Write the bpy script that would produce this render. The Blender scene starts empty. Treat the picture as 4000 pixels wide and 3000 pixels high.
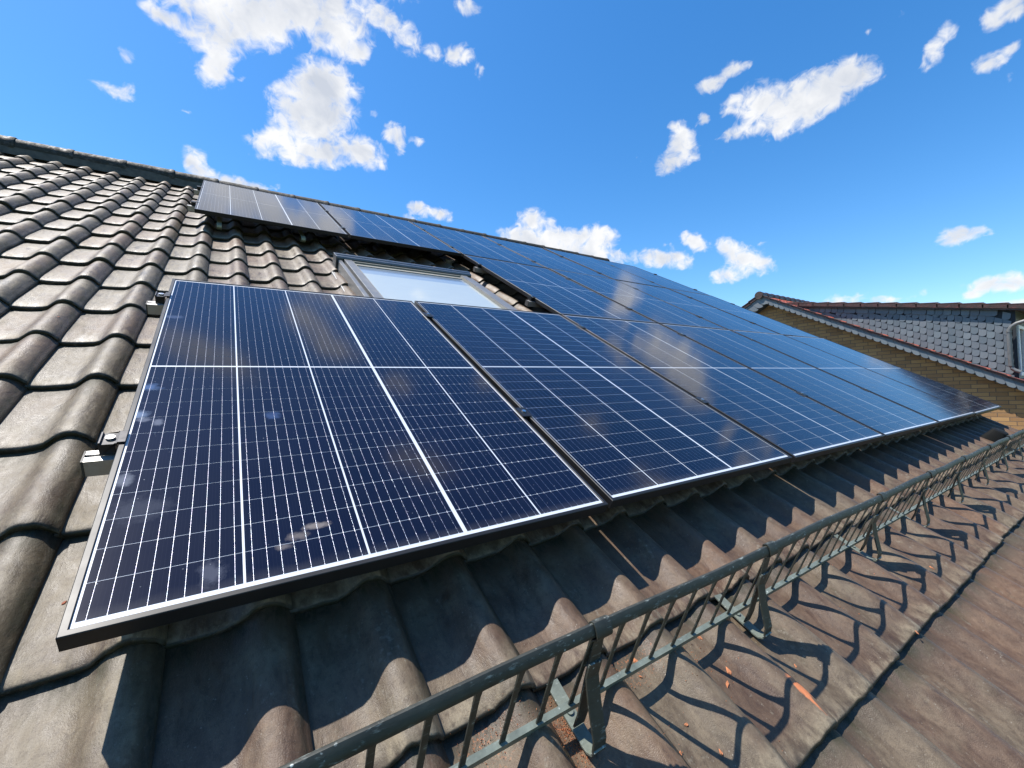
import bpy, bmesh, math, random
import numpy as np
from mathutils import Matrix, Vector

# ------------------------------------------------------------------ frame of reference
# world: X along the ridge, Y horizontal towards the ridge, Z up; origin = lower left corner of the first panel.
# roof frame (u, v, n): u = X, v = up the slope, n = normal to the roof
PITCH = math.radians(30.5)
CP, SP = math.cos(PITCH), math.sin(PITCH)
ROOF = Matrix.Rotation(PITCH, 4, 'X')
def RP(u, v, n=0.0):
    return Vector((u, v * CP - n * SP, v * SP + n * CP))
random.seed(7)
RNG = np.random.default_rng(11)
sc = bpy.context.scene
C = sc.collection

# ------------------------------------------------------------------ camera
cam_d = bpy.data.cameras.new("camera")
cam = bpy.data.objects.new("camera", cam_d)
C.objects.link(cam)
cam_d.sensor_width = 36.0
cam_d.lens = 36.0 * 1655.4 / 4000.0
cam_d.clip_start = 0.02
cam_d.clip_end = 9000
RW = Matrix(((0.83482715, -0.5492993, -0.03652271), (-0.01828206, 0.0386437, -0.9990858), (0.5502085, 0.83473166, 0.02221848)))
right, down, fwd = RW[0], RW[1], RW[2]
cam.matrix_world = Matrix(((right[0], -down[0], -fwd[0], 0.21411),
                           (right[1], -down[1], -fwd[1], -0.859463),
                           (right[2], -down[2], -fwd[2], 0.319695), (0, 0, 0, 1)))
sc.camera = cam

# ------------------------------------------------------------------ world, sun, exposure
SUN = Vector((-0.326, 0.259, 0.909)).normalized()
w = bpy.data.worlds.new("World")
sc.world = w
w.use_nodes = True
wn = w.node_tree.nodes
wl = w.node_tree.links
wn.clear()
sky = wn.new('ShaderNodeTexSky')
sky.sky_type = 'NISHITA'
sky.sun_disc = False
sky.sun_elevation = math.asin(SUN.z)
sky.sun_rotation = math.atan2(SUN.x, SUN.y)
sky.air_density = 1.0
sky.dust_density = 0.35
sky.ozone_density = 3.0
sky.altitude = 100
hs = wn.new('ShaderNodeHueSaturation')
hs.inputs['Saturation'].default_value = SKY_SAT = 1.32
bg = wn.new('ShaderNodeBackground')
bg.inputs[1].default_value = 0.134
wo = wn.new('ShaderNodeOutputWorld')
wl.new(sky.outputs[0], hs.inputs['Color'])
wl.new(hs.outputs[0], bg.inputs[0])
wl.new(bg.outputs[0], wo.inputs[0])
sd = bpy.data.lights.new("sun", 'SUN')
sd.energy = 5.0
sd.angle = math.radians(0.53)
sd.color = (1.0, 0.955, 0.89)
so = bpy.data.objects.new("sun", sd)
so.rotation_euler = SUN.to_track_quat('Z', 'Y').to_euler()
so.location = (0, 0, 30)
C.objects.link(so)
sc.view_settings.view_transform = 'Standard'
sc.view_settings.look = 'None'
sc.view_settings.exposure = 0.75
sc.view_settings.gamma = 1.0
sc.view_settings.use_curve_mapping = False
sc.cycles.max_bounces = 6
sc.cycles.diffuse_bounces = 3
sc.cycles.glossy_bounces = 3
sc.cycles.transparent_max_bounces = 8
sc.cycles.sample_clamp_indirect = 3.0
sc.cycles.sample_clamp_direct = 12.0
sc.cycles.caustics_reflective = False
sc.cycles.caustics_refractive = False

# ------------------------------------------------------------------ node helpers
class NT:
    def __init__(s, name):
        s.m = bpy.data.materials.new(name)
        s.m.use_nodes = True
        s.t = s.m.node_tree
        s.t.nodes.clear()
        s.out = s.t.nodes.new('ShaderNodeOutputMaterial')
    def n(s, typ, **kw):
        nd = s.t.nodes.new(typ)
        for k, v in kw.items():
            setattr(nd, k, v)
        return nd
    def set(s, sock, v):
        if isinstance(v, bpy.types.NodeSocket):
            s.t.links.new(v, sock)
        elif v is not None:
            sock.default_value = v
    def math(s, op, a, b=None, c=None, clamp=False):
        nd = s.n('ShaderNodeMath', operation=op, use_clamp=clamp)
        s.set(nd.inputs[0], a)
        if b is not None: s.set(nd.inputs[1], b)
        if c is not None: s.set(nd.inputs[2], c)
        return nd.outputs[0]
    def vmath(s, op, a, b=None, scale=None):
        nd = s.n('ShaderNodeVectorMath', operation=op)
        s.set(nd.inputs[0], a)
        if b is not None: s.set(nd.inputs[1], b)
        if scale is not None: s.set(nd.inputs['Scale'], scale)
        return nd.outputs[0]
    def mix(s, f, a, b, blend='MIX'):
        nd = s.n('ShaderNodeMix', data_type='RGBA', blend_type=blend)
        s.set(nd.inputs[0], f)
        s.set(nd.inputs[6], a if not isinstance(a, tuple) else (*a, 1)[:4])
        s.set(nd.inputs[7], b if not isinstance(b, tuple) else (*b, 1)[:4])
        return nd.outputs[2]
    def noise(s, vec, scale, detail=4, rough=.55, dist=0.0):
        nd = s.n('ShaderNodeTexNoise')
        s.set(nd.inputs['Vector'], vec)
        nd.inputs['Scale'].default_value = scale
        nd.inputs['Detail'].default_value = detail
        nd.inputs['Roughness'].default_value = rough
        nd.inputs['Distortion'].default_value = dist
        return nd.outputs[0]
    def ramp(s, f, a, b, lo=0.0, hi=1.0, interp='LINEAR'):
        nd = s.n('ShaderNodeMapRange', interpolation_type=interp)
        s.set(nd.inputs[0], f)
        nd.inputs[1].default_value = a; nd.inputs[2].default_value = b
        nd.inputs[3].default_value = lo; nd.inputs[4].default_value = hi
        return nd.outputs[0]
    def obj(s):
        return s.n('ShaderNodeTexCoord').outputs['Object']
    def mapping(s, v, scale=(1, 1, 1), loc=(0, 0, 0)):
        nd = s.n('ShaderNodeMapping')
        s.set(nd.inputs[0], v)
        nd.inputs['Location'].default_value = loc
        nd.inputs['Scale'].default_value = scale
        return nd.outputs[0]
    def sep(s, v):
        nd = s.n('ShaderNodeSeparateXYZ'); s.set(nd.inputs[0], v); return nd.outputs
    def comb(s, x, y, z):
        nd = s.n('ShaderNodeCombineXYZ')
        s.set(nd.inputs[0], x); s.set(nd.inputs[1], y); s.set(nd.inputs[2], z)
        return nd.outputs[0]
    def bump(s, h, strength=.5, dist=.002, normal=None):
        nd = s.n('ShaderNodeBump')
        nd.inputs['Strength'].default_value = strength
        nd.inputs['Distance'].default_value = dist
        s.set(nd.inputs['Height'], h)
        if normal is not None: s.set(nd.inputs['Normal'], normal)
        return nd.outputs[0]
    def bsdf(s, **kw):
        nd = s.n('ShaderNodeBsdfPrincipled')
        for k, v in kw.items():
            k = k.replace('_', ' ')
            if isinstance(v, tuple) and len(v) == 3: v = (*v, 1)
            s.set(nd.inputs[k], v)
        s.t.links.new(nd.outputs[0], s.out.inputs[0])
        return nd

def plain(name, col, rough=.5, metal=0.0, var=.12, scale=30, bump=.0, spec=.5, coat=0.0):
    t = NT(name)
    o = t.obj()
    f = t.noise(o, scale, 5)
    f2 = t.noise(o, scale * 6, 3)
    a = tuple(c * (1 - var) for c in col); b = tuple(min(1, c * (1 + var)) for c in col)
    c1 = t.mix(t.ramp(f, .3, .7), a, b)
    c2 = t.mix(t.ramp(f2, .55, .75, 0, .35), c1, tuple(c * .6 for c in col))
    kw = dict(Base_Color=c2, Roughness=t.ramp(f, .3, .7, max(0, rough - .07), min(1, rough + .07)), Metallic=metal)
    nd = t.bsdf(**kw)
    nd.inputs['Specular IOR Level'].default_value = spec
    nd.inputs['Coat Weight'].default_value = coat
    if bump:
        t.set(nd.inputs['Normal'], t.bump(f2, bump, .001))
    return t.m

# ------------------------------------------------------------------ materials
def roof_tile_mat(name, browns, greys, moss, left_grey=True, rough=.47, debris=False):
    t = NT(name)
    o = t.obj()
    s = t.sep(o)
    at = t.n('ShaderNodeAttribute', attribute_name='tile')
    ac = t.n('ShaderNodeSeparateColor'); t.set(ac.inputs[0], at.outputs[0])
    rnd, seed = ac.outputs[0], ac.outputs[1]
    vv = t.vmath('ADD', o, t.comb(0, 0, t.math('MULTIPLY', seed, 5.0)))
    big = t.noise(vv, 5.0, 5, .6)
    med = t.noise(t.mapping(vv, (1.0, .45, 1.0)), 34.0, 6, .65, .4)
    fine = t.noise(vv, 420.0, 4, .7)
    col = t.mix(t.ramp(med, .32, .68), browns[0], browns[1])
    grey = t.mix(t.ramp(med, .35, .7), greys[0], greys[1])
    f = t.ramp(t.math('ADD', big, t.math('MULTIPLY', t.math('SUBTRACT', rnd, .5), .35)), .36, .66)
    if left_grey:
        g = t.math('ADD', f, t.ramp(s[0], -.5, 1.2, .38, -.42), clamp=True)  # greyer to the left: own tone plus sheen painted into the colour
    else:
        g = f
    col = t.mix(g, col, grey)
    # per tile value
    col = t.mix(t.ramp(rnd, 0, 1, 0, .62), col, t.mix(1.0, col, (.62, .60, .58), 'MULTIPLY'))
    col = t.mix(t.ramp(seed, .80, .92, 0, .20), col, tuple(min(1, c * k) for c, k in zip(browns[1], (1.55, 1.2, .9))))
    # mossy, damp dirt in streaks
    mo = t.noise(t.mapping(vv, (1, .3, 1)), 15.0, 7, .7, .8)
    col = t.mix(t.ramp(mo, .58, .74, 0, .55), col, moss)
    # pale bloom and lichen
    li = t.noise(vv, 70.0, 4, .6)
    col = t.mix(t.ramp(t.math('MULTIPLY', li, t.ramp(mo, .35, .6)), .53, .64, 0, .32), col, (.24, .215, .165))
    sp = t.n('ShaderNodeTexVoronoi'); t.set(sp.inputs['Vector'], vv); sp.inputs['Scale'].default_value = 120.0
    spk = t.math('MULTIPLY', t.ramp(sp.outputs['Distance'], .10, .2, 1, 0), t.ramp(li, .52, .66))
    col = t.mix(t.math('MULTIPLY', spk, .55), col, (.34, .31, .25))
    # dirt in the laps and roll channels, plus shade painted on the nose fronts
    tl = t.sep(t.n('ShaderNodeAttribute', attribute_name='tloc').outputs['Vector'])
    lap_dirt_nose_shade = t.math('MAXIMUM', t.math('MAXIMUM', t.ramp(tl[1], .80, .97), t.ramp(tl[1], .016, .008, 0, 1.6)), t.math('MAXIMUM', t.ramp(tl[0], .10, .02), t.ramp(tl[0], .93, .99)))
    col = t.mix(t.math('MULTIPLY', lap_dirt_nose_shade, t.ramp(t.math('ADD', t.math('MULTIPLY', med, .6), t.math('MULTIPLY', mo, .5)), .40, .62)), col, t.mix(t.ramp(mo, .4, .6), (.022, .018, .013), tuple(c * .8 for c in moss)))
    wear = t.math('MULTIPLY', t.math('MULTIPLY', t.ramp(tl[1], .16, .02), t.ramp(tl[1], .012, .022)), t.ramp(med, .42, .62))
    col = t.mix(t.math('MULTIPLY', wear, .5), col, tuple(min(1, c * 1.5) for c in greys[1]))
    mid = t.noise(vv, 85.0, 5, .7)
    col = t.mix(t.ramp(mid, .50, .70, 0, .5), col, tuple(c * .55 for c in browns[0]))
    # pores
    col = t.mix(t.ramp(fine, .60, .72, 0, .75), col, (.035, .028, .022))
    col = t.mix(t.ramp(fine, .30, .38, .30, 0), col, (.34, .30, .25))
    if debris:
        # fresh terracotta where a tile roll has been scraped, and brick dust in the pans around the guard brackets
        def patch(u, v, ru, rv, lo, hi):
            du = t.math('DIVIDE', t.math('SUBTRACT', s[0], u), ru)
            dv = t.math('DIVIDE', t.math('SUBTRACT', s[1], v), rv)
            r = t.math('SQRT', t.math('ADD', t.math('MULTIPLY', du, du), t.math('MULTIPLY', dv, dv)))
            return t.ramp(t.math('ADD', r, t.math('MULTIPLY', t.math('SUBTRACT', t.noise(o, 45, 4), .5), 1.0)), lo, hi, 1, 0)
        col = t.mix(patch(1.285, -.535, .018, .05, .75, 1.0), col, (.50, .17, .065))
        col = t.mix(patch(1.290, -.570, .014, .03, .75, 1.0), col, (.13, .085, .05))
        dust = t.noise(o, 190, 5, .8)
        for (u, v, ru, rv) in ((.735, -.37, .04, .08), (.97, -.31, .07, .04), (.58, -.31, .05, .04)):
            col = t.mix(t.math('MULTIPLY', patch(u, v, ru, rv, .4, 1.3), t.ramp(dust, .57, .62, 0, .8)), col, (.48, .17, .06))
    nd = t.bsdf(Base_Color=col, Roughness=t.ramp(t.math('ADD', t.math('MULTIPLY', med, .5), t.math('MULTIPLY', mo, .5)), .38, .60, rough - .10, rough + .20))
    nd.inputs['Specular IOR Level'].default_value = .45
    h = t.math('ADD', t.math('MULTIPLY', fine, .5), t.math('MULTIPLY', med, 1.6))
    b1 = t.bump(t.math('ADD', big, t.math('MULTIPLY', mo, .5)), .5, .006)
    t.set(nd.inputs['Normal'], t.bump(h, .8, .0018, b1))
    return t.m

M = {}
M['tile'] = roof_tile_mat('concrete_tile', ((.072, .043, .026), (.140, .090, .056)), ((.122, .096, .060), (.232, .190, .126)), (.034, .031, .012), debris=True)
M['ridge'] = roof_tile_mat('ridge_tile', ((.075, .058, .042), (.130, .105, .078)), ((.07, .062, .046), (.135, .12, .09)), (.03, .03, .016), rough=.66)
M['mortar'] = plain('ridge_mortar', (.085, .078, .062), .9, var=.4, scale=20, bump=.6)
M['deck'] = plain('roofing_felt', (.02, .018, .016), .95)
M['frame'] = plain('black_anodised_frame', (.011, .011, .012), .42, metal=.0, var=.15, scale=8, spec=.36)
M['rail'] = plain('mill_aluminium', (.44, .43, .415), .46, metal=.7, var=.08, scale=60)
M['cap'] = plain('rail_end_cap', (.05, .045, .04), .6)
M['clamp'] = plain('black_clamp', (.03, .03, .032), .38, metal=.6, var=.2, scale=60)
M['bolt'] = plain('steel_bolt', (.75, .74, .72), .25, metal=1.0, var=.06, scale=80)
M['hook'] = plain('roof_hook_steel', (.24, .23, .15), .5, metal=.4, var=.2, scale=40)
M['velux'] = plain('grey_window_cladding', (.22, .215, .205), .38, metal=.35, var=.10, scale=14)
M['velux_dark'] = plain('dark_window_cladding', (.10, .11, .12), .33, metal=.5, var=.10, scale=14)
M['seal'] = plain('window_seal', (.22, .21, .18), .7)
M['lead'] = plain('flashing', (.36, .35, .33), .5, metal=.3, var=.15, scale=20)
M['plastic'] = plain('black_plastic', (.006, .0065, .0065), .8, var=.2, scale=20, spec=.2)
M['chip'] = plain('terracotta', (.40, .15, .065), .9, var=.25, scale=120, bump=.6)
M['leaf'] = plain('dry_leaf', (.28, .075, .03), .8, var=.3, scale=150)

def patina(name, dark, light, rough):
    t = NT(name)
    o = t.obj()
    f = t.noise(o, 26, 6, .65); g = t.noise(t.mapping(o, (.3, 1, 1)), 120, 4, .7)
    geo = t.n('ShaderNodeNewGeometry')
    c = t.mix(t.ramp(f, .3, .7), dark, light)
    c = t.mix(t.ramp(g, .58, .72, 0, .6), c, (.30, .34, .31))
    vo = t.n('ShaderNodeTexVoronoi'); t.set(vo.inputs['Vector'], o); vo.inputs['Scale'].default_value = 55.0
    c = t.mix(t.math('MULTIPLY', t.ramp(vo.outputs['Distance'], .08, .14, 1, 0), t.ramp(f, .5, .6)), c, (.50, .54, .50))
    nd = t.bsdf(Base_Color=c, Roughness=rough)
    t.set(nd.inputs['Normal'], t.bump(g, .35, .0012))
    return t.m
M['guard'] = patina('weathered_guard_steel', (.017, .018, .013), (.040, .041, .031), .52)
M['guard_light'] = patina('galvanised_guard_steel', (.085, .098, .080), (.18, .205, .170), .5)

# solar cells: dark silicon under glass, nine bright wires per cell, fine fingers
def cell_mat(name, smudges=()):
    t = NT(name)
    uv = t.n('ShaderNodeTexCoord')
    s = t.sep(uv.outputs['UV'])
    o = uv.outputs['Object']
    oi = t.n('ShaderNodeObjectInfo')
    ov = t.vmath('ADD', o, t.comb(t.math('MULTIPLY', oi.outputs['Random'], 7.3), 0, 0))
    # cell to cell tone
    x9 = t.math('MULTIPLY', s[0], 9.0)
    fx = t.math('SUBTRACT', t.math('FRACT', x9), .5)                 # -0.5..0.5 of 23 mm
    ax = t.math('ABSOLUTE', fx)
    half = .019                                                       # wire half width (0.7 mm)
    beads = t.noise(t.mapping(ov, (40, 160, 1)), 1.0, 2, .6)
    wmask = t.math('LESS_THAN', ax, t.ramp(beads, .35, .65, half * .62, half * 1.25))
    ymask = t.math('LESS_THAN', t.math('ABSOLUTE', t.math('SUBTRACT', s[1], .5)), .485)
    wmask = t.math('MULTIPLY', wmask, ymask)
    # solder pads at the cell rows' ends
    pad = t.math('MULTIPLY', t.math('LESS_THAN', ax, .055), t.math('GREATER_THAN', t.math('ABSOLUTE', t.math('SUBTRACT', s[1], .5)), .474))
    wmask = t.math('MAXIMUM', wmask, pad)
    # faint dotted gridlines between the wires
    fx3 = t.math('SUBTRACT', t.math('FRACT', t.math('MULTIPLY', s[0], 36.0)), .5)
    fm = t.math('MULTIPLY', t.math('LESS_THAN', t.math('ABSOLUTE', fx3), .07), t.math('LESS_THAN', t.math('FRACT', t.math('MULTIPLY', s[1], 24.0)), .5))
    tone = t.noise(ov, 1.3, 2)
    cell = t.mix(t.ramp(tone, .35, .65), (.0014, .0017, .0085), (.0022, .0027, .0130))
    cell = t.mix(t.math('MULTIPLY', fm, .07), cell, (.10, .11, .14))
    # dust film and rain spots
    dust = t.noise(t.mapping(ov, (1, .5, 1)), 9.0, 6, .7)
    spot = t.n('ShaderNodeTexVoronoi'); t.set(spot.inputs['Vector'], ov); spot.inputs['Scale'].default_value = 46.0
    spots = t.math('MULTIPLY', t.ramp(spot.outputs['Distance'], .045, .075, 1, 0), t.ramp(dust, .45, .55))
    cell = t.mix(t.math('MULTIPLY', spots, .55), cell, (.30, .31, .32))
    cell = t.mix(t.ramp(dust, .35, .9, .0, .012), cell, (.35, .35, .36))
    so_ = t.sep(o)
    grime = t.math('MULTIPLY', t.ramp(t.math('ADD', so_[1], t.math('MULTIPLY', t.math('SUBTRACT', dust, .5), .05)), .012, .045, 1, 0), t.ramp(dust, .3, .7))
    cell = t.mix(t.math('MULTIPLY', grime, .22), cell, (.28, .26, .23))
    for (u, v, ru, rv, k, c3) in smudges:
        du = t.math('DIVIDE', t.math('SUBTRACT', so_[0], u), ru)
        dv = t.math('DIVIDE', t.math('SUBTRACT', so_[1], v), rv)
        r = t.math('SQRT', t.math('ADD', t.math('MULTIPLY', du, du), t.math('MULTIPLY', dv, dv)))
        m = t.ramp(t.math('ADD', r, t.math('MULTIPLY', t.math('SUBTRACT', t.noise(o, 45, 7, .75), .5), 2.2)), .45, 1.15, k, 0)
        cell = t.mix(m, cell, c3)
    tint = t.n('ShaderNodeTexNoise'); t.set(tint.inputs['Vector'], t.mapping(ov, (90, 60, 1))); tint.inputs['Scale'].default_value = 1.0  # sparkle hues and glints along the wires painted into their colour
    wcol = t.mix(.70, (.78, .80, .86), tint.outputs[1], 'OVERLAY')
    wcol = t.mix(1.0, wcol, (.34, .35, .38), 'MULTIPLY')
    glint = t.noise(t.mapping(ov, (60, 420, 1)), 1.0, 3, .8)
    wcol = t.mix(1.0, wcol, t.mix(t.ramp(glint, .38, .62), (.30, .32, .38), (1.0, .97, .95)), 'MULTIPLY')
    wcol = t.mix(pad, wcol, (.24, .24, .26))
    base = t.mix(wmask, cell, wcol)
    # round wire: the normal swings across the wire so it glints like a tiny cylinder
    geo = t.n('ShaderNodeNewGeometry')
    swing = t.math('MULTIPLY', t.math('DIVIDE', fx, half * 1.25), t.math('MULTIPLY', wmask, .55))
    nrm = t.vmath('NORMALIZE', t.vmath('ADD', geo.outputs['Normal'], t.comb(swing, 0, 0)))
    nd = t.bsdf(Base_Color=base, Roughness=t.ramp(wmask, 0, 1, .7, .36), Metallic=t.math('MULTIPLY', wmask, .8), Normal=nrm)
    nd.inputs['Specular IOR Level'].default_value = .0
    nd.inputs['Coat Weight'].default_value = 1.0
    nd.inputs['Coat IOR'].default_value = 1.50
    cr = t.ramp(dust, .3, .8, .085, .105)
    t.set(nd.inputs['Coat Roughness'], cr)
    # rolled glass: very slight long waviness
    return t.m

def sheet_mat():
    t = NT('white_backsheet')
    o = t.obj()
    f = t.noise(o, 60, 4)
    nd = t.bsdf(Base_Color=t.mix(f, (.46, .49, .52), (.58, .61, .65)), Roughness=.5)
    nd.inputs['Coat Weight'].default_value = 1.0
    nd.inputs['Coat IOR'].default_value = 1.42
    nd.inputs['Coat Roughness'].default_value = .07
    return t.m
M['sheet'] = sheet_mat()
M['cell'] = cell_mat('silicon_cell')
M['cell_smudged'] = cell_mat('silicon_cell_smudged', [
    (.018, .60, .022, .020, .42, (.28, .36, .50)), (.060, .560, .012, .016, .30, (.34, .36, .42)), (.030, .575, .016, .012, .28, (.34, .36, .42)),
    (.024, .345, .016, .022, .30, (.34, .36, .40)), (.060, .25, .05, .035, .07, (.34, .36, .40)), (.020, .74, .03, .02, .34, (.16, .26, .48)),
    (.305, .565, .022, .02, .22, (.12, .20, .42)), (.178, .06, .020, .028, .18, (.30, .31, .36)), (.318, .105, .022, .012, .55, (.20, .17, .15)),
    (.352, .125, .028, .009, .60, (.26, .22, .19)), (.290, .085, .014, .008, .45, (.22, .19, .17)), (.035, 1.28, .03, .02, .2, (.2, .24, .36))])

def glass_mat(name, base, rough=.03):
    t = NT(name)
    o = t.obj()
    nd = t.bsdf(Base_Color=t.mix(t.noise(o, 3, 3), base, tuple(c * .9 for c in base)), Roughness=.35)
    nd.inputs['Coat Weight'].default_value = 1.0
    nd.inputs['Coat Roughness'].default_value = rough
    nd.inputs['Coat IOR'].default_value = 1.5
    return t.m
def reflect_band_glass():
    # pale pane, reflected bands painted into its base colour
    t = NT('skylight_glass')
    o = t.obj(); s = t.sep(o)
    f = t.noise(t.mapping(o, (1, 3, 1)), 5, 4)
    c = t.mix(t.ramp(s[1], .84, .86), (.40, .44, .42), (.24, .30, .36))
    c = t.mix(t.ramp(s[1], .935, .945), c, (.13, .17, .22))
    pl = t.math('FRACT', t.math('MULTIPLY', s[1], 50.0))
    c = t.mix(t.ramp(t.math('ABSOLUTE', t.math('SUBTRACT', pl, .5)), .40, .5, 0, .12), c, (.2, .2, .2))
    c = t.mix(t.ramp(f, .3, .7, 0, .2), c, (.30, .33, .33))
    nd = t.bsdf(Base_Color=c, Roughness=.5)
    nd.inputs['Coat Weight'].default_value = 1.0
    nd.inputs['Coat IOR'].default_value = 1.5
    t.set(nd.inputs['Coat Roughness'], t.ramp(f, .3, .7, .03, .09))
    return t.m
M['skyglass'] = reflect_band_glass()
M['darkglass'] = glass_mat('dark_window_glass', (.02, .022, .03), .02)
M['white'] = plain('white_window_frame', (.74, .75, .77), .4, var=.05)
M['zinc'] = plain('zinc_pipe', (.15, .15, .145), .5, metal=.3, var=.15, scale=10)
M['nbr_tile'] = roof_tile_mat('red_roof_tile', ((.30, .060, .034), (.40, .095, .055)), ((.27, .058, .036), (.37, .10, .066)), (.17, .055, .04), left_grey=False, rough=.5)
M['nbr_verge'] = roof_tile_mat('red_brown_verge_tile', ((.135, .042, .034), (.20, .062, .046)), ((.12, .045, .038), (.18, .065, .054)), (.09, .035, .03), left_grey=False, rough=.5)
M['nbr_brown'] = roof_tile_mat('dark_brown_ridge_tile', ((.11, .055, .045), (.17, .085, .07)), ((.10, .06, .05), (.15, .09, .075)), (.09, .05, .04), left_grey=False, rough=.4)

def slate_mat():
    t = NT('slate')
    o = t.obj()
    at = t.n('ShaderNodeAttribute', attribute_name='tile')
    ac = t.n('ShaderNodeSeparateColor'); t.set(ac.inputs[0], at.outputs[0])
    c = t.mix(ac.outputs[0], (.085, .110, .125), (.150, .178, .190))
    c = t.mix(t.math('MULTIPLY', ac.outputs[1], .35), c, (.15, .14, .15))
    f = t.noise(t.mapping(o, (1, 1, .5)), 30, 6, .7)
    c = t.mix(t.ramp(f, .35, .75, 0, .45), c, (.12, .13, .14))
    nd = t.bsdf(Base_Color=c, Roughness=.55)
    t.set(nd.inputs['Normal'], t.bump(f, .4, .004))
    return t.m
M['slate'] = slate_mat()
M['slate_under_shade'] = plain('slate_underlay_shade', (.022, .027, .033), .9)  # dark backing painted as the shadow between slates

def brick_mat(name, c1, c2, mortar):
    t = NT(name)
    s = t.sep(t.obj())
    v = t.comb(t.math('ADD', s[1], 20.0), t.math('ADD', s[2], 20.0), 0)
    b = t.n('ShaderNodeTexBrick')
    t.set(b.inputs['Vector'], v)
    b.inputs['Color1'].default_value = (0, 0, 0, 1); b.inputs['Color2'].default_value = (1, 1, 1, 1)
    b.inputs['Mortar'].default_value = (.5, .5, .5, 1)
    b.inputs['Scale'].default_value = 1.0
    b.inputs['Brick Width'].default_value = .25
    b.inputs['Row Height'].default_value = .0833
    b.inputs['Mortar Size'].default_value = .0062
    b.inputs['Mortar Smooth'].default_value = .25
    b.offset = .36
    f = t.noise(v, 22, 6, .7); g = t.noise(v, 130, 4, .7)
    tone = t.math('ADD', t.math('MULTIPLY', b.outputs['Color'], .75), t.math('MULTIPLY', f, .4))
    br = t.mix(t.ramp(tone, .15, .95), c1, c2)
    br = t.mix(t.ramp(f, .62, .75, 0, .6), br, (.26, .13, .08))
    br = t.mix(t.ramp(g, .55, .75, 0, .4), br, (.16, .10, .05))
    col = t.mix(b.outputs['Fac'], br, t.mix(g, mortar, tuple(c * 1.7 for c in mortar)))
    nd = t.bsdf(Base_Color=col, Roughness=.85)
    h = t.math('ADD', t.math('MULTIPLY', t.math('SUBTRACT', 1.0, b.outputs['Fac']), 3.0), g)
    t.set(nd.inputs['Normal'], t.bump(h, .6, .004))
    return t.m
M['brick'] = brick_mat('yellow_brick', (.24, .125, .050), (.42, .235, .090), (.085, .062, .045))

def ground_mat():
    t = NT('garden_lawn')
    o = t.obj()
    c = t.mix(t.ramp(t.noise(o, .15, 6), .35, .65), (.045, .075, .02), (.09, .12, .04))
    c = t.mix(t.ramp(t.noise(o, 6, 5), .4, .7, 0, .5), c, (.05, .06, .02))
    t.bsdf(Base_Color=c, Roughness=.95)
    return t.m
M['ground'] = ground_mat()
M['paving'] = plain('concrete_paving', (.28, .27, .25), .9, var=.15, scale=3, bump=.3)

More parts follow.
